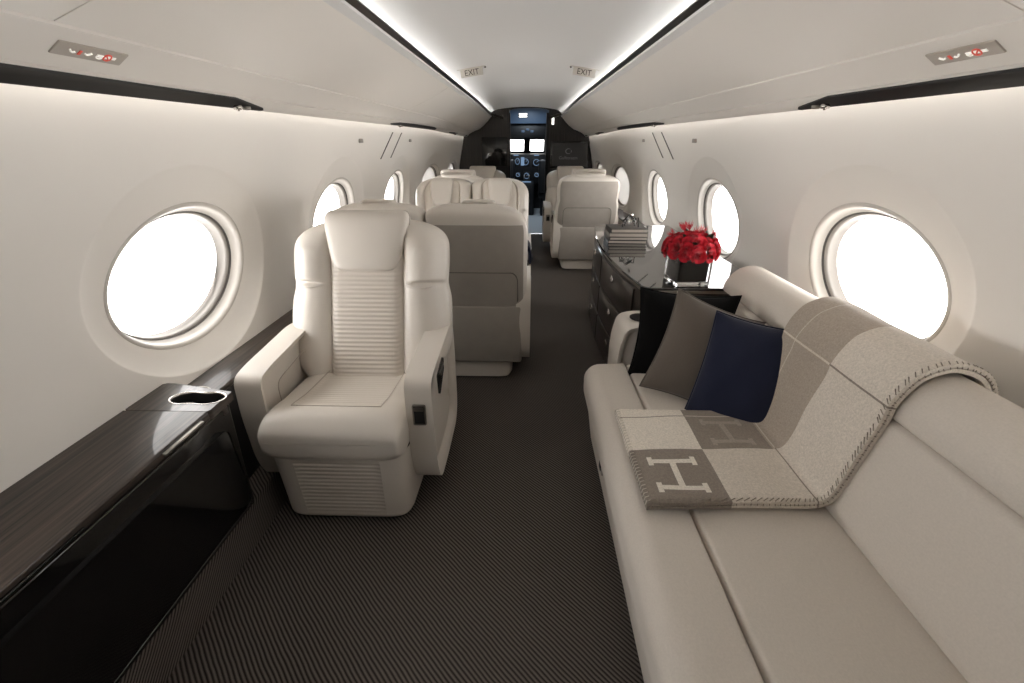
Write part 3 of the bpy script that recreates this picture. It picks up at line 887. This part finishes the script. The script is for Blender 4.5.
MB().rings([W3(cup_outline(1.0), .601), W3(cup_outline(1.05), .6065), W3(cup_outline(1.09), .6045)]).build('cup_holder_rim', M['chrome'], root)
MB().rings([W3(cup_outline(.985), .597), W3(cup_outline(.95), .547)], cap1=True).build('cup_holder_well', M['blackmatte'], root, auto=40)
pt = round_poly([(x0, .572), (x1, .572), (x1, zt), (x0, zt)], [0, .006, .008, 0], 3)
mb = MB(); mb.rings([[(x+1.09, y-.3, z) for x, z in pt] for y in (-.85, 1.1355)], cap0=True, cap1=True)
mb.build('wood_top', M['wood'], root, auto=35)
cw(MB(), -.991, -.9855, -.85, 1.05, .576, .580).build('edge_strip', M['darkmetal'], root, smooth=False)
cw(MB(), -.995, -.977, .94, 1.10, .588, .597, .003).build('latch_handle', M['brushed'], root, auto=30)
cw(MB(), -.995, -.981, .50, .70, .582, .588, .002).build('table_slot', M['black'], root, auto=30)
# carpeted plinth under the console
pl = round_poly([(-1.022, .120), (-1.012, .10), (-.990, 0), (-1.115, 0), (-1.115, .120)], [.01, .02, 0, 0, 0], 3)
mb = MB(); mb.rings([[(x, y, z) for x, z in pl] for y in (-.85, 1.27, 2.2)], cap0=True, cap1=True)
struct(mb.build('baseboard_left', M['carpet'], auto=40))
# ledge that goes on along the wall
root = thing('side_ledge', 'dark striped wood ledge along the left wall beside the large armchair', 'ledge', (-1.17, 1.8, 0))
lp = round_poly([(-1.262, .515), (-1.125, .515), (-1.122, .540), (-1.262, .548)], [0, .006, .008, 0], 3)
mb = MB(); mb.rings([[(x+1.17, y-1.8, z) for x, z in lp] for y in (YE+.001, 5.2)], cap0=True, cap1=True)
mb.build('wood_top', M['wood'], root, auto=35)
mb = MB(); mb.rings([[(x+1.17, y-1.8, z) for x, z in [(-1.245, .512), (-1.14, .512), (-1.125, 0.0), (-1.128, 0)]] for y in (YE+.001, 5.2)], cap0=True, cap1=True)
mb.build('side_panel', M['blackmatte'], root, auto=35)
MB().tube([(-1.185+1.17+.045*cos(a), 1.345-1.8+.03*sin(a), .549) for a in [pi*i/10 for i in range(11)]], .004, 6).build('grab_ring', M['brushed'], root)

# ------------------------------------------------------------------ sofa
root = thing('sofa', 'long beige fabric sofa along the right wall', 'sofa', (.75, .8, 0))
def soft_extr(poly, y0, y1, r, rings=5):
    mb = MB(); rr = []
    for k in range(rings+1):
        t = pi/2*k/rings; rr.append([(x-.75, y0+r*(1-sin(t))-.8, z) for x, z in inset(poly, r*cos(t))])
    for k in range(1, 5):
        rr.append([(x-.75, y0+r+(y1-y0-2*r)*k/5-.8, z) for x, z in poly])
    for k in range(rings, -1, -1):
        t = pi/2*k/rings; rr.append([(x-.75, y1-r*(1-sin(t))-.8, z) for x, z in inset(poly, r*cos(t))])
    return mb.rings(rr, cap0=True, cap1=True)
YS0, YS1 = -.35, 1.80
fr = round_poly([(.285, .30), (.282, .40), (.32, .445), (.46, .452), (.466, .44), (.466, .20), (.32, .20)], [.03, .06, .05, .02, .01, .02, .03], 6)
soft_extr(fr, YS0, YS1, .045).build('front_bolster', M['sofa'], root, auto=60)
sk = round_poly([(.335, .05), (.297, .30), (.50, .30), (.50, .05)], [.01, .02, .01, .01], 3)
soft_extr(sk, YS0+.02, YS1-.03, .03).build('skirt', M['sofa'], root, auto=60)
sp = round_poly([(.470, .40), (.470, .449), (.62, .458), (.80, .448), (.885, .440), (.885, .30), (.475, .30)], [.01, .02, .2, .1, .03, .02, .02], 6)
soft_extr(sp, YS0, YS1, .03).build('seat_panel', M['sofa'], root, auto=60)
bk = round_poly([(.860, .42), (.845, .46), (.885, .62), (.918, .735), (.95, .745), (1.10, .72), (1.06, .42)], [.02, .03, .1, .02, .02, .02, .02], 6)
soft_extr(bk, YS0, YS1+.12, .035).build('back_cushion', M['sofa'], root, auto=60)
rl = round_poly([(.922, .747), (.928, .790), (.968, .845), (1.03, .866), (1.10, .848), (1.15, .80), (1.16, .70), (1.0, .70)], [.015, .05, .06, .06, .06, .04, .04, .02], 6)
soft_extr(rl, YS0, YS1+.19, .05).build('back_roll', M['sofa'], root, auto=60)
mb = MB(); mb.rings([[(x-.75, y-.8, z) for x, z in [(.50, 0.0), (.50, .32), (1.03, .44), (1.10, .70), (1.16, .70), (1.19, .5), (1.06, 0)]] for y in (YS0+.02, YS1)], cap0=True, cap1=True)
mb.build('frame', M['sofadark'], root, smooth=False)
# far arm with its cup holder
ap = round_poly([(.435, .10), (.430, .50), (.455, .612), (.52, .628), (.98, .628), (1.05, .56), (1.05, .10)], [.02, .1, .05, .05, .05, .05, .02], 6)
mb = soft_extr(ap, 1.812, 2.02, .028)
arm = mb.build('armrest', M['leather'], root, auto=60)
MB().lathe([(.052, 0), (.052, .003), (.046, .004), (.040, .0015), (.002, .0012)], (.545-.75, 1.925-.8, .6275), 28).build('cup_holder', M['blackmatte'], arm, auto=40)
MB().box(.298-.75-.006, .298-.75+.006, 1.28-.8, 1.34-.8, .25, .30, .004).build('latch', M['ringgrey'], root, auto=30)
# small chrome-dark recess of the latch
MB().box(.292-.75-.003, .292-.75+.003, 1.295-.8, 1.325-.8, .26, .29, .002).build('latch_recess', M['blackmatte'], root, auto=30)

# ------------------------------------------------------------------ blanket
path = [(.338, .478), (.40, .479), (.46, .478), (.62, .480), (.74, .476), (.80, .476), (.834, .492), (.856, .545), (.876, .63), (.903, .735), (.912, .795), (.948, .856), (.99, .880), (1.03, .887), (1.085, .873), (1.125, .845), (1.155, .80), (1.172, .76)]
pp = []
for i in range(len(path)-1):
    for k in range(8):
        pp.append((path[i], path[i+1], k/8, i))
def cat(i, t):
    g = lambda j: Vector(path[max(0, min(len(path)-1, j))])
    a, b, c, d = g(i-1), g(i), g(i+1), g(i+2)
    return .5*((2*b)+(-a+c)*t+(2*a-5*b+4*c-d)*t*t+(-a+3*b-3*c+d)*t**3)
pl2 = [cat(i, t) for (_, _, t, i) in pp]+[Vector(path[-1])]
arc = [0]
for a, b in zip(pl2, pl2[1:]): arc.append(arc[-1]+(b-a).length)
LT = arc[-1]
NB = 46; TH = .011
def nrm(i):
    t = (pl2[min(i+1, len(pl2)-1)]-pl2[max(i-1, 0)]).normalized(); return Vector((-t.y, t.x))
def edges(s):
    # y range of the blanket at arc length s
    far = 1.365+.09*(s/LT)-.03*sin(pi*min(1, s/LT*1.4))
    near = .905+.055*s/LT
    return near, far
def bpt(i, v, off):
    n = nrm(i); p = pl2[i]; y0, y1 = edges(arc[i]); y = y0+(y1-y0)*v
    wob = .0025*sin(arc[i]*23+v*4)*sin(v*9)
    q = p+n*(off+wob)
    return Vector((q.x, y, q.y))
verts = []; faces = []; uvs = []
def sheet(off_top, off_bot):
    rr = []
    for i in range(len(pl2)):
        ring = [bpt(i, v/NB, off_top) for v in range(NB+1)]
        ring.append(bpt(i, 1.004, (off_top+off_bot)/2))
        ring += [bpt(i, v/NB, off_bot) for v in range(NB, -1, -1)]
        ring.append(bpt(i, -.004, (off_top+off_bot)/2)); rr.append(ring)
    return rr
def blanket_mat():
    m, nt, b = new_mat('wool_throw')
    uv = nt.nodes.new('ShaderNodeUVMap'); sx = nt.nodes.new('ShaderNodeSeparateXYZ'); nt.links.new(uv.outputs[0], sx.inputs[0])
    s, v = sx.outputs[0], sx.outputs[1]
    def lt(a, b_): return math_node(nt, 'LESS_THAN', a, b_)
    def rect(cs, cv, hs, hv):
        a = lt(math_node(nt, 'ABSOLUTE', math_node(nt, 'SUBTRACT', s, cs)), hs)
        c = lt(math_node(nt, 'ABSOLUTE', math_node(nt, 'SUBTRACT', v, cv)), hv)
        return math_node(nt, 'MULTIPLY', a, c)
    def union(l):
        r = l[0]
        for q in l[1:]: r = math_node(nt, 'MAXIMUM', r, q)
        return r
    light, mid, dark, pale = lin(208, 199, 187), lin(178, 166, 153), lin(138, 128, 118), lin(228, 220, 208)
    # s in metres along the throw, v in metres across it (0 = edge nearest the camera)
    col = mixc(nt, rect(.115, .36, .116, .135), mid, pale)          # front far
    col = mixc(nt, rect(.115, .11, .116, .115), col, dark)          # front near, letter ground
    col = mixc(nt, rect(.345, .36, .114, .135), col, dark)          # second far, letter ground
    col = mixc(nt, rect(.345, .11, .114, .115), col, light)         # second near
    col = mixc(nt, rect(.80, .11, .341, .115), col, light)          # back near
    col = mixc(nt, rect(.80, .38, .341, .155), col, lin(166, 154, 141))   # back far
    def H(cs, cv, k):
        L = [rect(cs, cv+.056*k, .072*k, .0085*k), rect(cs, cv-.056*k, .072*k, .0085*k), rect(cs, cv, .0095*k, .056*k)]
        for a in (-1, 1):
            for c in (-1, 1): L.append(rect(cs+a*.066*k, cv+c*.056*k, .0075*k, .019*k))
        return union(L)
    col = mixc(nt, H(.117, .113, 1.0), col, lin(226, 219, 208))
    col = mixc(nt, H(.345, .315, .95), col, lin(160, 149, 137))
    lines = union([rect(.70, .405, .75, .0022)]); col = mixc(nt, rect(.12, .405, .115, .002), mixc(nt, lines, col, lin(196, 186, 172)), dark)
    col = mixc(nt, rect(.468, .36, .0022, .20), col, lin(196, 186, 172))
    col = mixc(nt, rect(.468, .11, .0022, .12), col, dark)
    col = mixc(nt, rect(.80, .36, .0028, .20), col, lin(206, 196, 182))
    col = mixc(nt, rect(.80, .11, .0025, .12), col, dark)
    tc = nt.nodes.new('ShaderNodeTexCoord')
    nz = N(nt, 'ShaderNodeTexNoise', Scale=170., Detail=5., Roughness=.8); nt.links.new(tc.outputs['Object'], nz.inputs['Vector'])
    mr = nt.nodes.new('ShaderNodeMapRange'); nt.links.new(nz.outputs['Fac'], mr.inputs[0]); mr.inputs[1].default_value = .3; mr.inputs[2].default_value = .7; mr.inputs[3].default_value = .74; mr.inputs[4].default_value = 1.2
    mul = nt.nodes.new('ShaderNodeMix'); mul.data_type = 'RGBA'; mul.blend_type = 'MULTIPLY'; mul.inputs[0].default_value = 1
    nt.links.new(col, mul.inputs[6]); nt.links.new(mr.outputs[0], mul.inputs[7])
    nt.links.new(mul.outputs[2], b.inputs['Base Color'])
    bp = N(nt, 'ShaderNodeBump', Strength=.35, Distance=.002); nt.links.new(nz.outputs['Fac'], bp.inputs['Height']); nt.links.new(bp.outputs[0], b.inputs['Normal'])
    b.inputs['Roughness'].default_value = .95; b.inputs['Specular IOR Level'].default_value = .1; b.inputs['Sheen Weight'].default_value = .25
    return m
M['throw'] = blanket_mat()
root = thing('throw_blanket', 'folded grey beige wool throw with H pattern over sofa seat and back', 'blanket', (.34, 1.2, .478))
T0 = Vector((.34, 1.2, .478))
def build_sheet(name, a, b_, parent):
    rr = sheet(a, b_); n = len(rr[0])
    vs = [p-T0 for r in rr for p in r]; fs = []
    for i in range(len(rr)-1):
        for j in range(n): fs.append((i*n+j, (i+1)*n+j, (i+1)*n+(j+1) % n, i*n+(j+1) % n))
    fs.append(tuple(range(n))); fs.append(tuple(range((len(rr)-1)*n+n-1, (len(rr)-1)*n-1, -1)))
    me = mesh(name, vs, fs); ul = me.uv_layers.new(name='UVMap')
    for lp_ in me.loops:
        i = lp_.vertex_index//n; ul.data[lp_.index].uv = (arc[i], vs[lp_.vertex_index].y+T0.y-edges(arc[i])[0])
    bm = bmesh.new(); bm.from_mesh(me); bmesh.ops.recalc_face_normals(bm, faces=bm.faces[:]); bm.to_mesh(me); bm.free()
    return obj(name, me, M['throw'], parent, 60)
top_s = build_sheet('upper_layer', .013, .002, root)
low_s = build_sheet('lower_layer', .000, -.011, root)
# whip stitches along the near edge and along the front edge
mb = MB(); i = 0; d = 0.
L_ = 0
while d < LT-.01:
    while arc[i+1] < d: i += 1
    a = bpt(i, -.006, .001)-T0; b_ = bpt(min(i+1, len(pl2)-1), .026, .0145)-T0; c_ = bpt(i, .004, .0145)-T0
    mb.tube([a, c_, b_], .0013, 5); d += .0135
mb.build('whip_stitch', M['stitchd'], top_s)
mb = MB()
for k in range(32):
    v = (k+.5)/32
    a = bpt(0, v, .001)-T0+Vector((-.003, 0, 0)); c_ = bpt(0, v, .0145)-T0; b_ = bpt(2, v+.008, .0145)-T0
    mb.tube([a, c_, b_], .0013, 5)
mb.build('front_stitch', M['stitchl'], top_s)

# ------------------------------------------------------------------ cushions
def cushion(name, label, mat, B, right, up, w, h, t, group=None, pull=.10, sag=0.):
    """square cushion with pointed corners; B = centre"""
    r = Vector(right).normalized(); u = Vector(up); u = (u-r*u.dot(r)).normalized(); n = r.cross(u)
    NN = 34; vs = []; fs = []
    def hgt(a, b): return (max(0, (1-abs(a)**2.4))*max(0, 1-abs(b)**2.4))**.62
    rnd = random.Random(sum(map(ord, label)) % 1000)
    ph = [rnd.uniform(0, 6) for _ in range(4)]
    for side in (1, -1):
        for i in range(NN+1):
            for j in range(NN+1):
                a = -1+2*i/NN; b = -1+2*j/NN
                a = math.sin(a*pi/2)*.5+a*.5; b = math.sin(b*pi/2)*.5+b*.5
                x = a*w/2*(1-pull*(1-b*b)); y = b*h/2*(1-pull*(1-a*a))
                z = side*t/2*hgt(a, b)
                z += .004*sin(7*a+ph[0])*sin(5*b+ph[1])*hgt(a, b)+.006*side*sin(9*(a+b)+ph[2])*max(0, abs(a*b)-.25)*hgt(a, b)*2
                vs.append(r*x+u*y+n*z)
    n1 = (NN+1)**2
    for s_ in (0, 1):
        for i in range(NN):
            for j in range(NN):
                q = [s_*n1+i*(NN+1)+j, s_*n1+(i+1)*(NN+1)+j, s_*n1+(i+1)*(NN+1)+j+1, s_*n1+i*(NN+1)+j+1]
                fs.append(q if s_ == 0 else q[::-1])
    me = mesh(name, vs, fs)
    bm = bmesh.new(); bm.from_mesh(me); bmesh.ops.remove_doubles(bm, verts=bm.verts[:], dist=.0008); bmesh.ops.recalc_face_normals(bm, faces=bm.faces[:]); bm.to_mesh(me); bm.free()
    root = thing(name, label, 'cushion', B, 0, group)
    o = obj('cover', me, mat, root)
    # piped seam round the edge
    pts = []
    for k in range(4):
        for i in range(20):
            q = -1+2*i/20
            a, b = ((q, -1), (1, q), (-q, 1), (-1, -q))[k]
            x = a*w/2*(1-pull*(1-b*b)); y = b*h/2*(1-pull*(1-a*a)); pts.append(r*x+u*y)
    MB().tube(pts, .0035, 6, True).build('edge_seam', mat, root)
    return root
cushion('throw_cushion', 'black velvet cushion leaning on the sofa armrest', M['blackvelvet'], (.676, 1.735, .612), (1, -.06, -.06), (.13, .14, 1), .41, .40, .11)
cushion('throw_cushion', 'grey brown cushion between the black and the navy cushion', M['greywool'], (.708, 1.555, .618), (.90, -.18, -.30), (.24, .40, .9), .38, .41, .12)
cushion('throw_cushion', 'navy blue cushion in front, touching the wool throw', M['navy'], (.795, 1.412, .604), (.82, -.52, -.05), (.26, .42, .9), .31, .42, .12, pull=.07)

# ------------------------------------------------------------------ credenza
root = thing('credenza', 'glossy dark wood credenza with black top along the right wall', 'sideboard', (.85, 2.9, 0))
ya, yb = 2.06, 3.78
def xf(y):
    t = (y-ya)/(yb-ya)
    return .585-.075*sin(pi*min(1, max(0, t*1.02)))**.8 if 0 <= t <= 1 else .585
def plan(off, y0, y1, xr, n=36):
    pts = [(xr, y1)]
    fr_ = [(xf(y)+off, y) for y in [y1-(y1-y0)*i/n for i in range(n+1)]]
    pts += fr_+[(xr, y0)]
    return pts
def cred(name, off, y0, y1, xr, z0, z1, mat, rad=.05, bev=.004, par=root):
    p = plan(off, y0, y1, xr); rads = [0]+[rad]+[0]*(len(p)-4)+[rad]+[0]
    # round the two aisle corners
    pl_ = []
    for i, q in enumerate(p): pl_.append(q)
    def rc(pl_, idx, r):
        A, Pm, B = Vector(pl_[idx-1]), Vector(pl_[idx]), Vector(pl_[idx+1])
        return A, Pm, B
    y_top = y1; out = [p[0]]
    yy = y1-rad; out += [(xf(y1)+off+rad*(1-sin(a))*1.0, y1-rad*(1-cos(a))) for a in [pi/2*i/6 for i in range(0)]]
    for i in range(7):
        a = pi/2*i/6; out.append((xf(y1-rad)+off+rad*(1-sin(a)), y1-rad*(1-cos(a))))
    n = 34
    for i in range(1, n):
        y = y1-rad-(y1-y0-2*rad)*i/n; out.append((xf(y)+off, y))
    for i in range(7):
        a = pi/2*i/6; out.append((xf(y0+rad)+off+rad*(1-cos(a)), y0+rad*(1-sin(a))))
    out.append(p[-1])
    mb = MB(); P = lambda q, z: [(x-.85, y-2.9, z) for x, y in q]
    mb.rings([P(inset(out, bev), z0), P(out, z0+bev), P(out, z1-bev), P(inset(out, bev), z1)], cap0=True, cap1=True)
    return mb.build(name, mat, par, auto=35)
cred('plinth', .06, ya+.03, yb-.03, 1.05, 0, .06, M['blackmatte'])
body = cred('body', .012, ya+.012, yb-.012, 1.10, .06, .700, M['woodc'])
cred('edge_band', .004, ya+.003, yb-.003, 1.16, .700, .716, M['brushed'], .055, .003)
cred('top', .0, ya, yb, 1.20, .715, .730, M['topgloss'], .055, .004)
for k, (y0, y1) in enumerate(((2.20, 2.90), (2.92, 3.62))):
    for (z0, z1) in ((.49, .685), (.28, .475), (.075, .265)):
        n = 12; rr = []
        for i in range(n+1):
            y = y0+(y1-y0)*i/n; x = xf(y)+.012
            rr.append([(x-.85-.006, y-2.9, z0+.004), (x-.85-.009, y-2.9, z0+.009), (x-.85-.009, y-2.9, z1-.009), (x-.85-.006, y-2.9, z1-.004), (x-.85+.01, y-2.9, z1-.004), (x-.85+.01, y-2.9, z0+.004)])
        d = MB().rings(rr, cap0=True, cap1=True).build('drawer', M['woodc'], root, auto=35)
        ym = 2.56 if k == 0 else 3.24; zm = z1-.06
        x = xf(ym)
        Mx = Matrix.Translation((x-.85+.002, ym-2.9, zm)) @ Matrix.Rotation(-pi/2, 4, 'Y') @ Matrix.Scale(1.6, 4, (0, 1, 0))
        MB().lathe([(.020, 0), (.021, .004), (.016, .007), (.012, .004), (.003, .004)], n=20, M=Mx).build('pull', M['chrome'], d)

# books
bz = .730
specs = [(.262, .205, .022, 'bookcover', 'lowest book of the stack on the credenza, dark cover'), (.260, .205, .021, 'bookcover', 'second book from the bottom of the stack, dark cover'),
         (.266, .208, .026, 'bookcover2', 'grey book second from the top of the credenza stack'), (.254, .200, .026, 'bookcover', 'topmost dark book of the stack on the credenza')]
for i, (lx, ly, h, cv, lab) in enumerate(specs):
    cx, cy = .708+.002*i, 3.16+.004*i
    root = thing('book', lab, 'book', (cx, cy, bz), radians((-2, 1, -1, 1.5)[i]), 'stack of books on the credenza')
    mb = MB().box(-lx/2, lx/2, -ly/2, ly/2, 0, .003).box(-lx/2, lx/2, -ly/2, ly/2, h-.003, h).box(-lx/2, -lx/2+.004, -ly/2, ly/2, 0, h)
    mb.build('cover', M[cv], root, smooth=False)
    MB().box(-lx/2+.004, lx/2-.004, -ly/2+.004, ly/2-.004, .003, h-.003).build('pages', M['paper'], root, smooth=False)
    bz += h+.0005
# crystal ornament on the books
root = thing('ornament', 'small crystal ornament on dark legs on top of the books', 'ornament', (.735, 3.17, bz))
def gem(c, r, k):
    rnd = random.Random(k); bm = bmesh.new(); bmesh.ops.create_icosphere(bm, subdivisions=1, radius=r)
    for v in bm.verts: v.co = v.co*rnd.uniform(.8, 1.15)+Vector(c)
    bm.verts.index_update(); mb = MB().add([v.co for v in bm.verts], [[v.index for v in f_.verts] for f_ in bm.faces]); bm.free(); return mb
for k, c in enumerate(((0, 0, .052), (-.025, .01, .045), (.027, -.005, .040), (.005, .02, .075))):
    gem(c, (.030, .020, .020, .016)[k], k).build('crystal', M['chrome'] if k == 3 else M['glass'], root, smooth=False)
for k, (x, y) in enumerate(((-.055, -.02), (.055, -.02), (-.03, .03), (.04, .03))):
    MB().tube([(x, y, 0), (x*.9, y*.9, .05+.012*(k % 2)), (x*.2, y*.2, .05)], .004, 6).build('leg', M['blackmatte'], root)

# right hand ledge past the credenza
root = thing('side_ledge', 'white ledge with dark top on the right wall beside the turned away armchair', 'ledge', (1.12, 5.2, 0))
MB().box(-.05, .12, -1.3, .7, .565, .58, .003).build('wood_top', M['wood'], root, auto=30)
MB().box(-.03, .02, -1.3, .7, 0, .565).build('side_panel', M['wall'], root, smooth=False)

# ------------------------------------------------------------------ vase of roses
VX, VY, VZ = .812, 2.17, .7305
root = thing('glass_vase', 'square clear glass vase with dark lining on the credenza', 'vase', (VX, VY, VZ), radians(4))
def sq(h, r=.012): return round_poly([(-h, -h), (h, -h), (h, h), (-h, h)], r, 4)
P = lambda q, z: [(x, y, z) for x, y in q]
MB().rings([P(sq(.082), 0), P(sq(.085), .004), P(sq(.085), .135), P(sq(.079), .136), P(sq(.079), .022), P(sq(.076), .020)], cap0=True, cap1=True).build('glass_body', M['glass'], root, auto=40)
MB().rings([P(sq(.071), .024), P(sq(.073), .028), P(sq(.073), .122), P(sq(.068), .126)], cap0=True, cap1=True).build('leaf_lining', M['liner'], root, auto=40)
def rose_mesh():
    mb = MB(); rnd = random.Random(3)
    for k in range(19):
        t = k/18; rad = .004+.026*t**.75; ang = k*2.4; tilt = .12+.95*t**1.3; wdt = .75+.35*(1-t); hgt_ = .036-.006*t
        g = []
        for i in range(5):
            row = []
            for j in range(7):
                v = i/4; uu = -1+2*j/6
                a = ang+uu*wdt*(1.0-.25*v*t)
                hh = hgt_*(v-.18*uu*uu*v)
                rr_ = rad*(.35+.65*v**.6)+sin(tilt)*v*.014+.006*t*max(0, v-.75)*4
                row.append((rr_*cos(a), rr_*sin(a), hh*cos(tilt*.62)-.004+rnd.uniform(-.0006, .0006)))
            g.append(row)
        mb.rings(g, closed=False)
    return mb
proto_mesh = None
spots = []
for ringn, (phi, cnt) in enumerate(((0, 1), (24, 6), (48, 10), (70, 13), (90, 13))):
    for k in range(cnt):
        a = 2*pi*(k+.5*ringn)/cnt+.2*ringn; spots.append((radians(phi), a))

for k, (phi, a) in enumerate(spots):
    d = Vector((sin(phi)*cos(a), sin(phi)*sin(a), cos(phi)))
    c = Vector((VX, VY, VZ+.158))+Vector((d.x*.112, d.y*.112, d.z*.065))
    if proto_mesh is None:
        r0 = tag(rose_mesh().build('rose', M['rose']), 'red rose in the round bouquet in the glass vase', 'rose', 'roses in the glass vase'); proto_mesh = r0.data
        st = MB().tube([(0, 0, 0), (0, 0, -.09)], .0022, 5).build('stem', M['leaf'], r0); sm = st.data; r = r0
    else:
        r = r0.copy(); C.objects.link(r); st2 = st.copy(); C.objects.link(st2); st2.parent = r
    r.location = c; r.rotation_mode = 'QUATERNION'
    r.rotation_quaternion = d.to_track_quat('Z', 'Y') @ Matrix.Rotation(k*1.3, 3, 'Z').to_quaternion()
    sc = random.uniform(.68, .92); r.scale = (sc, sc, sc)
rnd = random.Random(11)
sprig0 = None
for k in range(12):
    phi = radians(rnd.uniform(15, 85)); a = 2*pi*k/12+rnd.uniform(-.2, .2)
    d = Vector((sin(phi)*cos(a), sin(phi)*sin(a), cos(phi)))
    c = Vector((VX, VY, VZ+.158))+Vector((d.x*.10, d.y*.10, d.z*.08))
    if sprig0 is None:
        mb = MB()
        mb.tube([(0, 0, 0), (0, 0, .035)], .002, 5)
        for q in range(16):
            an = q*2.4; h = .02+.0012*q; mb.tube([(0, 0, h), (.014*cos(an), .014*sin(an), h+.016), (.018*cos(an), .018*sin(an), h+.028)], [.0016, .0012, .0005], 4)
        sprig0 = tag(mb.build('flower_sprig', M['sprig']), 'spiky red sprig between the roses in the glass vase', 'flower', 'red sprigs among the roses'); r = sprig0
    else:
        r = sprig0.copy(); C.objects.link(r)
    r.location = c; r.rotation_mode = 'QUATERNION'; r.rotation_quaternion = d.to_track_quat('Z', 'Y')
leaf0 = None
for k in range(9):
    phi = radians((60, 95, 40)[k % 3]); a = 2*pi*k/9+.3
    d = Vector((sin(phi)*cos(a), sin(phi)*sin(a), cos(phi))); c = Vector((VX, VY, VZ+.158))+Vector((d.x*.105, d.y*.105, d.z*.08))
    if leaf0 is None:
        g = [[(.016*sin(pi*i/6)**.8*u, .003*abs(u)*2, -.02+.055*i/6) for u in (-1, -.5, 0, .5, 1)] for i in range(7)]
        g2 = [[(x, y+.0012, z) for x, y, z in q] for q in g]
        mb = MB(); mb.rings(g, closed=False); mb.rings(g2, closed=False)
        leaf0 = tag(mb.build('leaf', M['leaf']), 'dark green leaf between the roses in the glass vase', 'leaf', 'leaves among the roses'); r = leaf0
    else:
        r = leaf0.copy(); C.objects.link(r)
    r.location = c; r.rotation_mode = 'QUATERNION'; r.rotation_quaternion = d.to_track_quat('Z', 'Y') @ Matrix.Rotation(k, 3, 'Z').to_quaternion()

# navy throw folded over the aisle armrest of the far double seat
root = thing('folded_throw', 'navy throw folded over the aisle armrest of the far double seat', 'blanket', (-.02, 3.45, .64))
mb = MB(); cs = [(-.062, -.15), (-.066, -.02), (-.05, .012), (0, .022), (.052, .012), (.07, -.03), (.076, -.13), (.05, -.14), (.052, -.02), (0, -.006), (-.05, -.02), (-.048, -.15)]
cs = chaikin(cs, 2)
mb.rings([[(x*.96, -.11, z*.95) for x, z in cs]]+[[(x, y, z+.003*sin(y*30)) for x, z in cs] for y in (-.105, -.05, 0, .05, .105)]+[[(x*.96, .11, z*.95) for x, z in cs]], cap0=True, cap1=True)
mb.build('cloth', M['navy'], root)
MB().tube([(.079, -.09, -.10), (.079, .09, -.10)], .003, 6).build('hem', M['navy'], root)

# ------------------------------------------------------------------ daylight
w = bpy.data.worlds.new('overcast'); S.world = w; w.use_nodes = True
bg = w.node_tree.nodes['Background']; bg.inputs[0].default_value = (1, .978, .955, 1); bg.inputs[1].default_value = 6.5
for s in (-1, 1):
    for k, yc in enumerate(cents):
        ld = bpy.data.lights.new('window_portal', 'AREA'); ld.shape = 'ELLIPSE'; ld.size = .62; ld.size_y = .44
        ld.cycles.is_portal = True
        o = bpy.data.objects.new('window_portal', ld); C.objects.link(o)
        o.location = (s*(1.245+DISH+.11), yc, WZS[k]); o.rotation_euler = (pi/2, 0, s*pi/2)
for a, b, c, d in wins:
    ld = bpy.data.lights.new('window_portal', 'AREA'); ld.shape = 'RECTANGLE'; ld.size = b-a; ld.size_y = d-c; ld.cycles.is_portal = True
    o = bpy.data.objects.new('window_portal', ld); C.objects.link(o); o.location = ((a+b)/2, YC+.06, (c+d)/2); o.rotation_euler = (-pi/2, 0, 0)

ld = bpy.data.lights.new('vestibule_fill_light', 'AREA'); ld.shape = 'RECTANGLE'; ld.size = .3; ld.size_y = .5; ld.energy = 9; ld.color = (.80, .90, 1)  # unseen light added to brighten the vestibule floor and overhead panel
o = bpy.data.objects.new('vestibule_fill_light', ld); C.objects.link(o); o.location = (.05, 8.5, 1.92)
wn_ = w.node_tree; tcw = wn_.nodes.new('ShaderNodeTexCoord'); sxw = wn_.nodes.new('ShaderNodeSeparateXYZ'); wn_.links.new(tcw.outputs['Generated'], sxw.inputs[0])
mrw = wn_.nodes.new('ShaderNodeMapRange'); wn_.links.new(sxw.outputs[2], mrw.inputs[0])
mrw.inputs[1].default_value = -.25; mrw.inputs[2].default_value = .25; mrw.inputs[3].default_value = 11.0; mrw.inputs[4].default_value = 5.5  # lower half made brighter, added to light bins and ceiling from below
wn_.links.new(mrw.outputs[0], bg.inputs[1])
vs_ = S.view_settings
vs_.view_transform = 'Standard'; vs_.look = 'None'; vs_.gamma = 1; vs_.use_curve_mapping = False; vs_.exposure = .86
S.cycles.max_bounces = 14; S.cycles.diffuse_bounces = 8; S.cycles.transparent_max_bounces = 12
S.cycles.use_denoising = True; S.cycles.sample_clamp_indirect = 8
